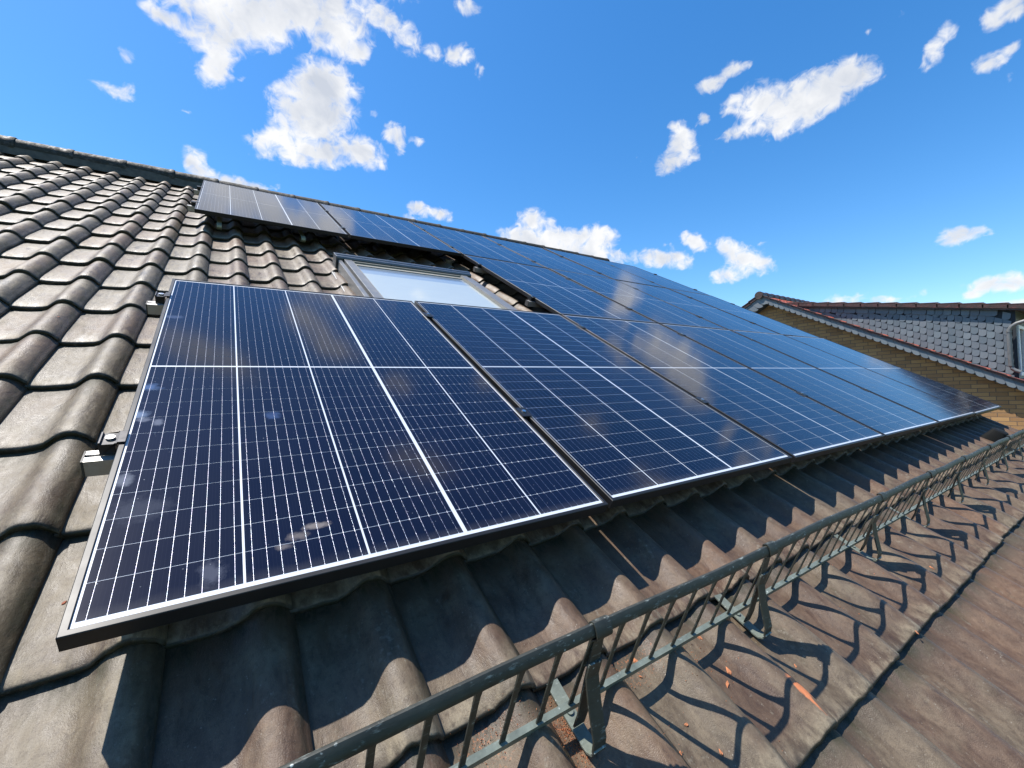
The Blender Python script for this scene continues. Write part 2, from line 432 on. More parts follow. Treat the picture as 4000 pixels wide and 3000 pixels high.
# ------------------------------------------------------------------ mesh helpers
class MB:
    def __init__(s):
        s.v, s.f, s.mi, s.uv = [], [], [], []
    def poly(s, pts, mi=0, uv=None):
        b = len(s.v)
        s.v += [tuple(p) for p in pts]
        s.f.append(tuple(range(b, b + len(pts))))
        s.mi.append(mi); s.uv.append(uv)
    def box(s, x0, x1, y0, y1, z0, z1, mi=0):
        b = len(s.v)
        s.v += [(x, y, z) for z in (z0, z1) for y in (y0, y1) for x in (x0, x1)]
        for f in ((0, 2, 3, 1), (4, 5, 7, 6), (0, 1, 5, 4), (2, 6, 7, 3), (0, 4, 6, 2), (1, 3, 7, 5)):
            s.f.append(tuple(b + i for i in f)); s.mi.append(mi); s.uv.append(None)
    def loft(s, rings, mi=0, closed_ring=True, caps=True):
        b = len(s.v); n = len(rings[0])
        for r in rings: s.v += [tuple(p) for p in r]
        for i in range(len(rings) - 1):
            for j in range(n if closed_ring else n - 1):
                a, c = b + i * n + j, b + i * n + (j + 1) % n
                s.f.append((a, c, c + n, a + n)); s.mi.append(mi); s.uv.append(None)
        if caps:
            s.f.append(tuple(b + j for j in reversed(range(n)))); s.mi.append(mi); s.uv.append(None)
            k = b + (len(rings) - 1) * n
            s.f.append(tuple(k + j for j in range(n))); s.mi.append(mi); s.uv.append(None)
    def extrude_x(s, prof, x0, x1, mi=0):
        s.loft([[(x, y, z) for y, z in prof] for x in (x0, x1)], mi)
    def strap(s, path, x0, x1, th, mi=0):
        """flat bar following a path in the y-z plane"""
        P = [Vector(p) for p in path]
        up_, lo_ = [], []
        for i, p in enumerate(P):
            d = (P[min(i + 1, len(P) - 1)] - P[max(i - 1, 0)]).normalized()
            nrm = Vector((-d.y, d.x)) * th / 2
            up_.append(p + nrm); lo_.append(p - nrm)
        rings = []
        for a, b_ in zip(up_, lo_):
            rings.append([(x0, a.x, a.y), (x1, a.x, a.y), (x1, b_.x, b_.y), (x0, b_.x, b_.y)])
        s.loft(rings, mi)
    def tube(s, path, r, n=10, mi=0):
        P = [Vector(p) for p in path]
        rings = []
        ref = Vector((0.31, .2, .93))
        for i, p in enumerate(P):
            d = (P[min(i + 1, len(P) - 1)] - P[max(i - 1, 0)]).normalized()
            a = d.cross(ref).normalized(); b_ = d.cross(a)
            rr = r[i] if isinstance(r, (list, tuple)) else r
            rings.append([tuple(p + a * math.cos(2 * math.pi * k / n) * rr + b_ * math.sin(2 * math.pi * k / n) * rr) for k in range(n)])
        s.loft(rings, mi)
    def cyl(s, c, r, h, n=20, mi=0, axis='z'):
        def pt(a, t):
            x, y = math.cos(a) * r, math.sin(a) * r
            return {'z': (c[0] + x, c[1] + y, c[2] + t), 'x': (c[0] + t, c[1] + x, c[2] + y), 'y': (c[0] + x, c[1] + t, c[2] - y)}[axis]
        s.loft([[pt(2 * math.pi * k / n, t) for k in range(n)] for t in (0, h)], mi)
    def mesh(s, name):
        me = bpy.data.meshes.new(name)
        me.from_pydata(s.v, [], s.f)
        me.polygons.foreach_set('material_index', s.mi)
        if any(u is not None for u in s.uv):
            uvl = me.uv_layers.new(name='UVMap')
            k = 0
            for f, u in zip(s.f, s.uv):
                for j in range(len(f)):
                    uvl.data[k].uv = u[j] if u else (0, 0)
                    k += 1
        me.update()
        return me

def fix_normals(me):
    bm = bmesh.new(); bm.from_mesh(me)
    bmesh.ops.recalc_face_normals(bm, faces=bm.faces)
    bm.to_mesh(me); bm.free()

def part(name, mb, mats, parent=None, smooth=False, bevel=0.0, loc=None, rot=None, fix=True, label=None):
    me = mb.mesh(name) if isinstance(mb, MB) else mb
    if fix and isinstance(mb, MB): fix_normals(me)
    for m in (mats if isinstance(mats, (list, tuple)) else [mats]):
        me.materials.append(M[m] if isinstance(m, str) else m)
    o = bpy.data.objects.new(name, me)
    C.objects.link(o)
    if parent: o.parent = parent
    if loc is not None: o.location = loc
    if rot is not None: o.rotation_euler = rot
    if smooth:
        me.polygons.foreach_set('use_smooth', [True] * len(me.polygons))
        try:
            me.set_sharp_from_angle(angle=math.radians(38))
        except Exception:
            pass
    if bevel:
        b = o.modifiers.new('bevel', 'BEVEL'); b.width = bevel; b.segments = 2; b.limit_method = 'ANGLE'
    if label: o['label'] = label
    return o

def tag(o, label, cat, group=None):
    o['label'] = label; o['category'] = cat
    if group: o['group'] = group
    return o
def thing(name, label, cat, loc=(0, 0, 0), rot=(0, 0, 0), group=None):
    o = bpy.data.objects.new(name, None)
    o.empty_display_size = .1
    C.objects.link(o)
    o.location = loc; o.rotation_euler = rot
    return tag(o, label, cat, group)
def roof_thing(name, label, cat, u, v, n=0.0, group=None):
    return thing(name, label, cat, RP(u, v, n), (PITCH, 0, 0), group)
def dup(root, loc, label, group=None, rot=None):
    r = root.copy(); C.objects.link(r); r.location = loc; r['label'] = label
    if rot is not None: r.rotation_euler = rot
    if group: r['group'] = group
    for ch in list(root.children):
        c = ch.copy(); C.objects.link(c); c.parent = r
        for g in list(ch.children):
            d = g.copy(); C.objects.link(d); d.parent = c
    return r

# ------------------------------------------------------------------ ground and sky
g = MB(); g.poly([(-3000, -3000, -4.6), (3000, -3000, -4.6), (3000, 3000, -4.6), (-3000, 3000, -4.6)])
o = part('ground', g, 'ground'); o['kind'] = 'structure'
g = MB(); g.poly([(6.9, -14, -4.596), (12.4, -14, -4.596), (12.4, 20, -4.596), (6.9, 20, -4.596)])
o = part('path', g, 'paving'); o['kind'] = 'structure'

CLOUDS = [  # last entries lie out of view, added for their reflections in the panels
(-5.46,36.22,32.56,-13.81,-9.41,-72.09,0.90),(-3.28,35.83,40.65,-22.22,-18.09,-54.18,0.80),(-0.46,36.70,22.71,-0.50,8.34,-22.87,0.86),
(-0.77,34.04,40.07,-7.29,4.96,-30.60,0.95),(3.10,38.26,14.66,-0.37,8.14,-24.82,0.91),(8.11,40.38,11.38,-0.34,7.54,-27.44,0.91),
(12.52,39.65,17.77,-7.54,-2.34,-24.25,0.86),(14.47,38.31,41.16,-26.12,-12.23,-38.85,0.90),(0.08,38.74,11.49,-0.26,16.76,-44.53,0.86),
(17.98,41.39,19.73,-15.90,-19.49,-46.95,0.85),(20.88,40.08,20.98,-27.35,-27.46,-31.34,0.80),(24.57,39.30,38.01,-18.28,-16.08,-71.47,0.75),
(27.67,39.10,34.55,6.21,9.15,-52.72,0.85),(30.57,37.82,93.95,-4.14,0.05,-64.09,0.68),(10.01,44.01,5.58,-0.19,4.73,-17.44,0.86),
(-4.07,40.04,14.18,-4.68,2.32,-24.34,0.90),(10.23,34.84,17.89,-3.83,1.34,-26.62,1.10),(9.25,31.93,14.47,-0.41,4.12,-20.31,1.10),
(5.63,33.51,30.45,11.85,37.07,-61.66,0.80),(4.82,28.98,22.08,-0.53,10.86,-47.87,0.90),(8.27,28.38,13.52,-1.53,3.70,-36.84,1.00),
(14.28,29.23,18.90,-7.50,-7.03,-33.58,0.95),(17.09,28.09,53.15,-32.47,-37.07,-83.63,0.83),(8.25,36.62,45.25,-1.30,27.04,-109.48,0.68),
(11.47,27.59,43.04,-1.22,11.15,-73.83,0.80),(-8.39,32.26,79.77,-38.99,-33.19,-86.50,0.68),(-9.59,29.08,40.62,-13.88,-16.05,-99.17,0.88),
(-8.33,29.82,89.31,-83.00,-78.80,-46.14,0.63),(-3.65,29.21,122.61,-38.06,-21.70,-273.71,0.55),(1.68,33.56,123.49,-2.81,59.01,-193.39,0.68),
(16.32,33.18,77.06,-66.48,-51.28,-81.42,0.73),(18.84,31.47,33.27,-39.88,-31.56,-31.45,0.88),(19.61,30.27,80.49,-2.77,5.04,-55.57,0.78),
(21.80,30.94,60.17,-25.98,-26.37,-103.77,0.73),(29.12,43.00,36.24,-14.51,-12.75,-71.16,0.80),(-3.05,25.32,46.90,-29.33,-25.79,-36.98,0.83),
(-2.17,24.11,38.75,-15.00,-17.38,-61.14,0.88),(0.69,23.87,23.19,-7.56,-13.13,-71.41,0.95),(2.70,23.49,34.64,-11.62,-13.82,-69.51,0.90),
(4.83,24.25,93.36,-66.62,-84.89,-118.82,0.63),(6.22,25.51,115.03,-2.80,40.96,-223.11,0.40),(2.02,26.96,126.37,-2.73,37.69,-158.48,0.45),
(3.31,26.98,123.08,-2.78,29.31,-130.40,0.50),(21.68,23.69,38.15,-11.92,-13.97,-67.56,0.90),(24.53,23.11,34.71,-14.49,-22.17,-69.35,0.95),
(20.48,22.61,37.25,-8.00,-15.93,-136.77,0.73),(36.82,22.28,28.66,-1.16,-2.25,-39.58,0.90),(39.41,21.97,59.51,-2.46,-7.80,-105.55,0.73),
(35.52,20.36,19.00,-4.33,-9.30,-43.14,1.00),(41.05,20.02,13.51,-1.81,-7.62,-46.15,1.00),(45.78,19.60,22.47,-3.02,-7.56,-38.81,1.05),
(43.69,17.95,10.24,-1.93,-10.34,-45.05,1.05),(37.56,19.17,14.28,-2.70,-8.73,-45.06,1.00),(52.74,16.18,19.41,-4.30,-16.17,-50.88,0.95),
(55.47,15.66,29.68,-9.29,-23.02,-53.29,0.95),(57.48,17.43,27.58,-16.70,-37.10,-49.63,0.90),(56.50,18.47,81.38,-3.63,-17.03,-98.35,0.73),
(54.20,17.64,62.75,-13.96,-52.45,-156.28,0.63),(61.25,16.20,31.95,-12.93,-28.82,-48.55,0.95),(63.06,14.45,19.69,-5.86,-17.92,-36.70,1.00),
(60.84,13.07,30.80,1.09,-3.73,-60.69,0.90),(64.95,15.97,77.90,-3.47,-43.58,-206.92,0.55),(70.20,28.86,14.51,4.69,2.99,-28.53,1.10),
(65.63,29.46,19.28,2.22,-4.84,-29.24,1.00),(63.05,27.73,26.54,6.54,1.89,-67.20,0.85),(73.52,29.33,30.54,5.16,-6.46,-43.52,1.00),
(75.32,28.60,70.18,25.22,16.52,-83.22,0.80),(61.97,30.28,35.69,30.09,38.85,-47.66,0.68),(67.75,27.19,23.17,7.74,6.68,-45.72,0.90),
(59.88,32.89,40.51,8.73,-4.10,-77.58,0.90),(62.43,33.42,37.77,16.03,12.10,-74.35,0.85),(64.32,33.51,92.70,33.76,15.01,-177.58,0.73),
(56.42,28.69,40.88,-14.38,-17.54,-34.96,0.95),(57.53,27.19,54.66,-2.60,-11.95,-49.62,0.85),(55.09,26.51,32.83,10.02,6.28,-46.07,0.95),
(55.59,30.11,83.84,-4.08,-23.15,-96.73,0.83),(59.14,30.00,85.13,25.32,6.37,-87.49,0.88),(51.54,27.27,64.71,-48.24,-150.63,-201.77,0.63),
(60.10,26.73,151.29,-7.21,-49.70,-188.69,0.45),(80.40,29.40,66.67,-35.04,-62.54,-52.11,0.90),(79.58,28.48,74.76,-29.75,-45.38,-44.22,0.85),
(78.92,27.53,130.76,-6.15,-50.11,-96.77,0.63),(83.46,28.88,68.89,13.09,-8.54,-64.77,0.95),(84.49,29.09,63.23,11.70,-10.50,-70.84,0.95),
(83.01,26.02,53.72,10.21,-5.23,-81.61,0.85),(84.20,26.23,89.25,41.66,82.38,-107.46,0.68),(83.96,24.23,211.19,38.94,-2.07,-64.81,0.40),
(80.52,12.99,43.31,2.36,-6.91,-74.06,0.95),(79.67,12.54,71.15,3.96,-9.02,-112.36,0.85),(82.24,12.60,96.25,-4.04,-46.51,-152.85,0.83),
(81.81,13.39,210.63,-8.88,-58.32,-185.07,0.73),(71.67,8.59,29.97,-1.29,-14.61,-89.02,0.85),(72.94,8.70,93.03,-3.99,-18.71,-108.79,0.80),
(75.13,8.02,42.55,-1.81,-21.56,-124.51,0.80),(77.57,8.13,75.63,15.98,42.99,-139.89,0.50),(78.11,8.39,182.20,-7.68,-23.06,-117.80,0.55),
(82.35,8.11,32.39,1.65,-0.44,-74.77,0.90),(83.67,8.05,57.90,-2.37,-14.73,-65.32,0.95),(81.09,7.46,73.62,5.63,7.65,-123.30,0.83),
(83.45,6.22,36.50,-1.49,-24.08,-129.32,0.80),(77.45,32.14,108.15,-47.13,-84.02,-83.48,0.42),(70.25,33.56,123.81,22.91,-48.44,-281.13,0.43),
(74.91,32.06,143.26,82.48,92.08,-158.14,0.43),(73.70,32.38,269.58,-13.55,-145.24,-293.11,0.40),(79.57,10.12,38.53,-1.62,-57.33,-243.60,0.30),
(86.74,7.76,35.73,-1.43,-16.92,-69.80,0.90),(89.67,21.35,38.92,2.33,-17.13,-55.27,0.90),(88.81,14.56,43.28,-1.75,-26.05,-60.91,0.80),
(91.29,9.93,39.10,-1.52,-27.09,-78.96,0.85),(12.15,50.31,18.10,-4.86,5.42,-36.55,0.90),(18.03,52.78,14.92,-4.49,2.89,-35.96,0.80),
(32.69,54.34,16.81,-17.35,-15.80,-43.07,0.88),(47.86,48.01,26.30,-8.68,-20.29,-59.03,0.83),(67.94,41.66,23.39,6.73,-7.46,-46.88,0.80),
(-11.90,42.51,26.09,-0.34,32.86,-51.08,0.83),(81.10,39.47,20.79,4.48,-10.03,-31.24,0.80),(-3.55,55.35,12.41,-2.84,13.33,-28.95,0.88),
(47.84,61.51,8.95,-4.25,-9.04,-26.86,0.80)
]
def make_sky():
    """cumulus layer: a dome of real light, clear (transparent) between the clouds"""
    R_ = 2500.0
    NA, NE = 720, 230
    az = np.radians(np.linspace(-180, 180, NA, endpoint=False))
    el = np.radians(np.linspace(-2.0, 89.9, NE))
    A, E_ = np.meshgrid(az, el)
    d = np.stack([np.sin(A) * np.cos(E_), np.cos(A) * np.cos(E_), np.sin(E_)], -1)
    dens = np.zeros(A.shape)
    for (caz, cel, m0, m1, m2, m3, k) in CLOUDS:
        a_, e_ = math.radians(caz), math.radians(cel)
        c = np.array([math.sin(a_) * math.cos(e_), math.cos(a_) * math.cos(e_), math.sin(e_)])
        east = np.array([math.cos(a_), -math.sin(a_), 0.0]); north = np.cross(east, c)
        dd = d - c
        x = dd @ east; y = dd @ north
        r = np.sqrt((m0 * x + m1 * y) ** 2 + (m2 * x + m3 * y) ** 2)
        f = k * np.clip(1.0 - .5 * r ** 2, 0, 1)
        f[(d @ c) < .6] = 0
        dens = np.maximum(dens, f) + .12 * np.minimum(dens, f)
    nv = NA * NE
    me = bpy.data.meshes.new('sky')
    idx = np.arange(nv).reshape(NE, NA)
    q = np.stack([idx[:-1], np.roll(idx, -1, 1)[:-1], np.roll(idx, -1, 1)[1:], idx[1:]], -1).reshape(-1, 4)
    me.vertices.add(nv); me.vertices.foreach_set('co', (d * R_).reshape(-1))
    me.loops.add(q.size); me.loops.foreach_set('vertex_index', q.reshape(-1).astype(np.int32))
    me.polygons.add(len(q)); me.polygons.foreach_set('loop_start', np.arange(0, q.size, 4, dtype=np.int32))
    me.polygons.foreach_set('use_smooth', np.ones(len(q), bool))
    me.update(calc_edges=True)
    at = me.attributes.new('cloudiness', 'FLOAT', 'POINT'); at.data.foreach_set('value', dens.reshape(-1).astype(np.float32))
    t = NT('cumulus_sky')
    o = t.obj()
    dirv = t.vmath('NORMALIZE', o)
    D = t.n('ShaderNodeAttribute', attribute_name='cloudiness').outputs['Fac']
    n1 = t.noise(dirv, 20.0, 4, .55, .8)
    n2 = t.noise(dirv, 48.0, 9, .58, .6)
    n3 = t.noise(t.vmath('ADD', dirv, (.013, -.008, .02)), 15.0, 5, .5, .6)
    q_ = t.math('ADD', t.math('MULTIPLY', D, 1.12), t.math('ADD', t.math('MULTIPLY', t.math('SUBTRACT', n1, .5), .42), t.math('MULTIPLY', t.math('SUBTRACT', n2, .5), 1.55)))
    gate = t.ramp(D, .02, .30)
    mask = t.math('MULTIPLY', t.ramp(q_, .36, 1.12, 0, 1, 'SMOOTHSTEP'), gate)
    core = t.ramp(t.math('ADD', t.math('ADD', D, t.math('MULTIPLY', t.math('SUBTRACT', n2, .5), .5)), t.math('MULTIPLY', t.math('SUBTRACT', n3, .5), 2.4)), .60, 1.45)
    col = t.mix(core, (1.0, 1.0, 1.0), (.62, .665, .75))
    em = t.n('ShaderNodeEmission'); t.set(em.inputs[0], col); em.inputs[1].default_value = CLOUD_E
    tr = t.n('ShaderNodeBsdfTransparent')
    mx = t.n('ShaderNodeMixShader'); t.set(mx.inputs[0], t.math('MULTIPLY', mask, .97))
    t.t.links.new(tr.outputs[0], mx.inputs[1]); t.t.links.new(em.outputs[0], mx.inputs[2]); t.t.links.new(mx.outputs[0], t.out.inputs[0])
    t.m.cycles.emission_sampling = 'NONE'
    o = part('sky', me, [t.m])
    o['kind'] = 'structure'
CLOUD_E = 0.61
make_sky()

# ------------------------------------------------------------------ interlocking tiles
PX = 1.0345 * np.array([0, .012, .035, .065, .093, .107, .117, .126, .134, .142, .151, .160, .169, .177, .185, .191, .197, .202, .203])
PZ = .95 * np.array([.001, -.001, -.002, -.001, .002, .008, .0175, .027, .0345, .0395, .042, .0422, .0400, .0355, .029, .021, .0135, .009, .001])
YS = np.array([.004, 0, .002, .007, .018, .038, .075, .17, .25, .333, .353])
YZ = np.array([-.025, -.013, -.0082, -.0056, -.0036, -.0016, 0, 0, 0, 0, 0])
def tile_field(name, u0, u1, v0, v1, du, dv, base, lift, px, pz, ys, yz, jit=1.0, skip=None, vphase=0.0, useed=0):
    rng = np.random.default_rng(useed)
    nu = int(round((u1 - u0) / du)); nvr = int(round((v1 - v0) / dv))
    nx, ny = len(px), len(ys)
    tiles = [(u0 + i * du, v0 + j * dv) for j in range(nvr) for i in range(nu)]
    if skip: tiles = [t for t in tiles if not skip(t[0] + du / 2, t[1] + dv / 2)]
    T = np.array(tiles); N = len(T)
    X = np.broadcast_to(px[None, None, :], (N, ny, nx)).copy()
    Y = np.broadcast_to(ys[None, :, None], (N, ny, nx)).copy()
    Z = pz[None, None, :] + yz[None, :, None] + base + lift * (1 - ys[None, :, None] / dv)
    Z = np.broadcast_to(Z, (N, ny, nx)).copy()
    rot = rng.normal(0, .0045, N) * jit
    X += rot[:, None, None] * -Y
    Y += rot[:, None, None] * X
    Z += (rng.normal(0, .0012, N) * jit)[:, None, None] + (rng.normal(0, .008, N) * jit)[:, None, None] * (X - du / 2) * 1.0 + (rng.normal(0, .004, N) * jit)[:, None, None] * (Y - dv / 2)
    # chipped, slightly wavy noses
    wob = rng.normal(0, .0012, (N, 1, nx)) * jit
    Y[:, :4, :] += wob
    X += T[:, 0][:, None, None] + (rng.normal(0, .0012, N) * jit)[:, None, None]
    Y += T[:, 1][:, None, None] + (rng.normal(0, .0025, N) * jit)[:, None, None]
    co = np.stack([X, Y, Z], -1).reshape(-1, 3)
    loc = np.arange(nx * ny).reshape(ny, nx)
    q = np.stack([loc[:-1, :-1], loc[:-1, 1:], loc[1:, 1:], loc[1:, :-1]], -1).reshape(-1, 4)
    Q = (q[None] + (np.arange(N) * nx * ny)[:, None, None]).reshape(-1, 4)
    me = bpy.data.meshes.new(name)
    me.vertices.add(len(co)); me.vertices.foreach_set('co', co.reshape(-1))
    me.loops.add(Q.size); me.loops.foreach_set('vertex_index', Q.reshape(-1).astype(np.int32))
    me.polygons.add(len(Q)); me.polygons.foreach_set('loop_start', np.arange(0, Q.size, 4, dtype=np.int32))
    me.polygons.foreach_set('use_smooth', np.ones(len(Q), bool))
    me.update(calc_edges=True)
    tl = np.stack(np.broadcast_arrays((px / du)[None, None, :], (ys / dv)[None, :, None], np.zeros((N, 1, 1))), -1).reshape(-1)
    at2 = me.attributes.new('tloc', 'FLOAT_VECTOR', 'POINT'); at2.data.foreach_set('vector', tl.astype(np.float32))
    a = me.attributes.new('tile', 'FLOAT_COLOR', 'POINT')
    r = np.repeat(np.stack([rng.random(N), rng.random(N), rng.random(N), np.ones(N)], -1), nx * ny, 0)
    a.data.foreach_set('color', r.astype(np.float32).reshape(-1))
    try: me.set_sharp_from_angle(angle=math.radians(48))
    except Exception: pass
    return me

# ------------------------------------------------------------------ our house
HB = Vector((1.2, 0.6, -4.6))
house = thing('house', 'house whose brown tiled roof fills the foreground under the solar panels', 'house', HB)
def hloc(p): return tuple(Vector(p) - HB)
U_L, U_R = -4.0, 6.60
DU, DV = .2025, .333
CREST0 = .0595
n_left = 21
u_start = CREST0 - .163 - n_left * DU
n_cols = int(round((U_R - u_start) / DU))
v_start = -.272 - 4 * DV
n_rows = 22
BASE = -.182
def in_window(u, v): return .90 < u < 1.96 and 1.60 < v < 2.86
me = tile_field('roof_tiles', u_start, u_start + n_cols * DU, v_start, v_start + n_rows * DV, DU, DV, BASE, .023, PX, PZ, YS, YZ, 1.0, in_window, useed=3)
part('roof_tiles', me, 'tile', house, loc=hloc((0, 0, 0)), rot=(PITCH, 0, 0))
UE = u_start + n_cols * DU
VTOP = v_start + n_rows * DV
m = MB(); m.box(u_start, UE, v_start + .05, VTOP + .0, -.26, -.215)
part('roof_deck', m, 'deck', house, loc=hloc((0, 0, 0)), rot=(PITCH, 0, 0))
# verge strip on the right edge
m = MB(); m.box(UE, UE + .035, v_start, VTOP + .03, -.29, -.140)
part('verge_board', m, 'ridge', house, loc=hloc((0, 0, 0)), rot=(PITCH, 0, 0), bevel=.004)
# ridge: overlapping half round caps with a collar, bedded in dark mortar
VR = 5.74
RC = RP(0, VR, -.116)
prof_r = .096
ndiv = 14
i = 0
x = UE - .20
caps = []
while x > u_start - .2:
    L = .393
    m = MB()
    rings = []
    dz = random.uniform(-.004, .004)
    for (t_, rr) in ((0, prof_r + .002), (.008, prof_r + .006), (.035, prof_r + .006), (.050, prof_r + .001), (.2, prof_r), (.43, prof_r - .004)):
        ring = []
        for k in range(ndiv + 1):
            a = math.pi * (-.12 + 1.24 * k / ndiv)
            ring.append((x + .03 - t_, RC.y + math.cos(a) * rr, RC.z + dz + math.sin(a) * rr * .96))
        for k in reversed(range(ndiv + 1)):
            a = math.pi * (-.12 + 1.24 * k / ndiv)
            ring.append((x + .03 - t_, RC.y + math.cos(a) * (rr - .014), RC.z + dz + math.sin(a) * (rr - .014) * .96))
        rings.append(ring)
    m.loft(rings)
    caps.append(m)
    x -= L
cm = MB()
for c_ in caps:
    b = len(cm.v); cm.v += c_.v; cm.f += [tuple(b + q for q in f) for f in c_.f]; cm.mi += c_.mi; cm.uv += c_.uv
part('ridge_caps', cm, 'ridge', house, smooth=True, loc=hloc((0, 0, 0)))
m = MB()
rows = 60
pr_ = []
for k in range(rows + 1):
    xx = u_start + (UE - u_start) * k / rows
    j1, j2 = random.uniform(-.006, .006), random.uniform(-.008, .008)
    pr_.append([(xx, RC.y - .105 + j1, RC.z - .10), (xx, RC.y - .092 + j1, RC.z - .010 + j2), (xx, RC.y + .08, RC.z + .01), (xx, RC.y + .10, RC.z - .10)])
m.loft(pr_)
part('ridge_mortar', m, 'mortar', house, loc=hloc((0, 0, 0)))
# back slope, walls, gutter
m = MB()
m.loft([[(xx, RC.y + .05, RC.z - .02), (xx, RC.y + 6.6, RC.z - 3.9), (xx, RC.y + 6.6, RC.z - 4.0), (xx, RC.y + .05, RC.z - .14)] for xx in (u_start, UE)])
part('back_slope', m, 'ridge', house, loc=hloc((0, 0, 0)))
ev = RP(0, v_start + .35, -.25)
m = MB()
wall_l = [(ev.y, -4.6), (RC.y + 6.2, -4.6), (RC.y + 6.2, RC.z - 3.85), (RC.y, RC.z - .26), (ev.y, ev.z - .05)]
for xx in (u_start + .12, UE - .15 - .24):
    m.extrude_x(wall_l, xx, xx + .24)
m.box(u_start + .36, UE - .39, ev.y, ev.y + .24, -4.6, ev.z - .05)
m.box(u_start + .36, UE - .39, RC.y + 5.96, RC.y + 6.2, -4.6, RC.z - 3.9)
part('wall', m, 'brick', house, loc=hloc((0, 0, 0)))
gp = RP(0, v_start - .03, -.21)
m = MB()
pts = []
for k in range(11):
    a = math.pi + math.pi * k / 10
    pts.append((gp.y + .07 * math.cos(a), gp.z + .07 * math.sin(a)))
for k in reversed(range(11)):
    a = math.pi + math.pi * k / 10
    pts.append((gp.y + .064 * math.cos(a), gp.z + .064 * math.sin(a)))
m.extrude_x(pts, u_start, UE + .05)
part('gutter', m, 'zinc', house, smooth=True, loc=hloc((0, 0, 0)))

# ------------------------------------------------------------------ solar panels
W_, L_, G_ = 1.093, 1.742, .0211
def frame_mesh():
    prof = [(0, -.030), (0, -.0012), (.0012, 0), (.0098, 0), (.011, -.0010), (.011, -.0058), (.0022, -.0058), (.0022, -.0280), (.026, -.0280), (.026, -.030)]
    m = MB()
    ring = []
    for (cx, cy, sx, sy) in ((0, 0, 1, 1), (W_, 0, -1, 1), (W_, L_, -1, -1), (0, L_, 1, -1)):
        ring.append([(cx + sx * a, cy + sy * a, z) for a, z in prof])
    n = len(prof)
    for i_ in range(4):
        A_, B_ = ring[i_], ring[(i_ + 1) % 4]
        for j in range(n):
            k = (j + 1) % n
            m.poly([A_[j], B_[j], B_[k], A_[k]])
    me = m.mesh('frame')
    bm = bmesh.new(); bm.from_mesh(me)
    bmesh.ops.remove_doubles(bm, verts=bm.verts, dist=1e-5)
    bmesh.ops.recalc_face_normals(bm, faces=bm.faces)
    bm.to_mesh(me); bm.free()
    return me
def laminate_mesh(name='glass_laminate'):
    m = MB()
    zs = -.0028
    m.poly([(.0105, .0105, zs), (W_ - .0105, .0105, zs), (W_ - .0105, L_ - .0105, zs), (.0105, L_ - .0105, zs)], 0)
    m.poly([(.0105, L_ - .0105, zs - .004), (W_ - .0105, L_ - .0105, zs - .004), (W_ - .0105, .0105, zs - .004), (.0105, .0105, zs - .004)], 0)
    gaps = [.0042, .0042, .0100, .0042]
    tot = 5 * .2080 + sum(gaps)
    xs = []; x_ = (W_ - tot) / 2
    for k in range(5):
        xs.append(x_); x_ += .2080 + (gaps[k] if k < 4 else 0)
    rg = .00125
    CW, CH_ = .2080, .06925
    toty = 24 * CH_ + 22 * rg + .0085
    y_ = (L_ - toty) / 2
    for r_ in range(24):
        for x0 in xs:
            z = zs + .0004
            m.poly([(x0, y_, z), (x0 + CW, y_, z), (x0 + CW, y_ + CH_, z), (x0, y_ + CH_, z)], 1, [(0, 0), (1, 0), (1, 1), (0, 1)])
        y_ += CH_ + (.0085 if r_ == 11 else rg)
    return m.mesh(name)
FR = frame_mesh()
LAM = laminate_mesh()
row_v = [0, L_ + .0123, 2 * (L_ + .0123)]
order = ['leftmost', 'second', 'third', 'fourth', 'fifth', 'rightmost']
panel_defs = []
for c_ in range(6): panel_defs.append((c_, 0))
for c_ in range(2, 6): panel_defs.append((c_, 1))
for c_ in range(6): panel_defs.append((c_, 2))
def plabel(c_, r_):
    if r_ == 0:
        return ['nearest solar panel with smudged cells, leftmost of the bottom row above the snow guard',
                'second solar panel of the bottom row, below the skylight and right of the smudged one',
                'third solar panel from the left in the bottom row, right below the skylight gap',
                'fourth solar panel from the left in the bottom row above the snow guard',
                'fifth solar panel from the left in the bottom row, mirroring blue sky',
                'rightmost solar panel of the bottom row, its corner against the yellow brick gable'][c_]
    if r_ == 1:
        return ['leftmost solar panel of the middle row, standing beside the skylight',
                'second solar panel of the middle row, right of the one beside the skylight',
                'third solar panel from the left in the middle row',
                'rightmost solar panel of the middle row, in front of the neighbour gable'][c_ - 2]
    return ['pale grey reflecting solar panel, leftmost under the ridge above open roof tiles',
            'second solar panel of the top row, hanging just above the skylight',
            'third solar panel from the left in the top row under the ridge',
            'fourth solar panel from the left in the top row under the ridge',
            'fifth solar panel from the left in the top row under the ridge',
            'rightmost solar panel of the top row at the end of the ridge'][c_]
for (c_, r_) in panel_defs:
    u = c_ * (W_ + G_); v = row_v[r_]
    dv_ = random.uniform(-.0015, .0015); dn = random.uniform(-.0012, .0012)
    if (c_, r_) == (1, 0): dv_ = .006
    t = roof_thing('solar_panel', plabel(c_, r_), 'solar panel', u, v + dv_, dn, 'black framed solar panels mounted on the tiled roof')
    t.rotation_euler = (PITCH + random.uniform(-.0018, .0018), random.uniform(-.0018, .0018), random.uniform(-.0006, .0006))
    if r_ == 0 and c_ >= 4: t.rotation_euler[1] = -.0085 if c_ == 5 else -.004
    f = part('frame', FR if not FR.materials else FR, [] if FR.materials else 'frame', t)
    if (c_, r_) == (0, 0):
        lm = laminate_mesh(); part('glass_laminate', lm, ['sheet', 'cell_smudged'], t)
    else:
        part('glass_laminate', LAM, [] if LAM.materials else ['sheet', 'cell'], t)

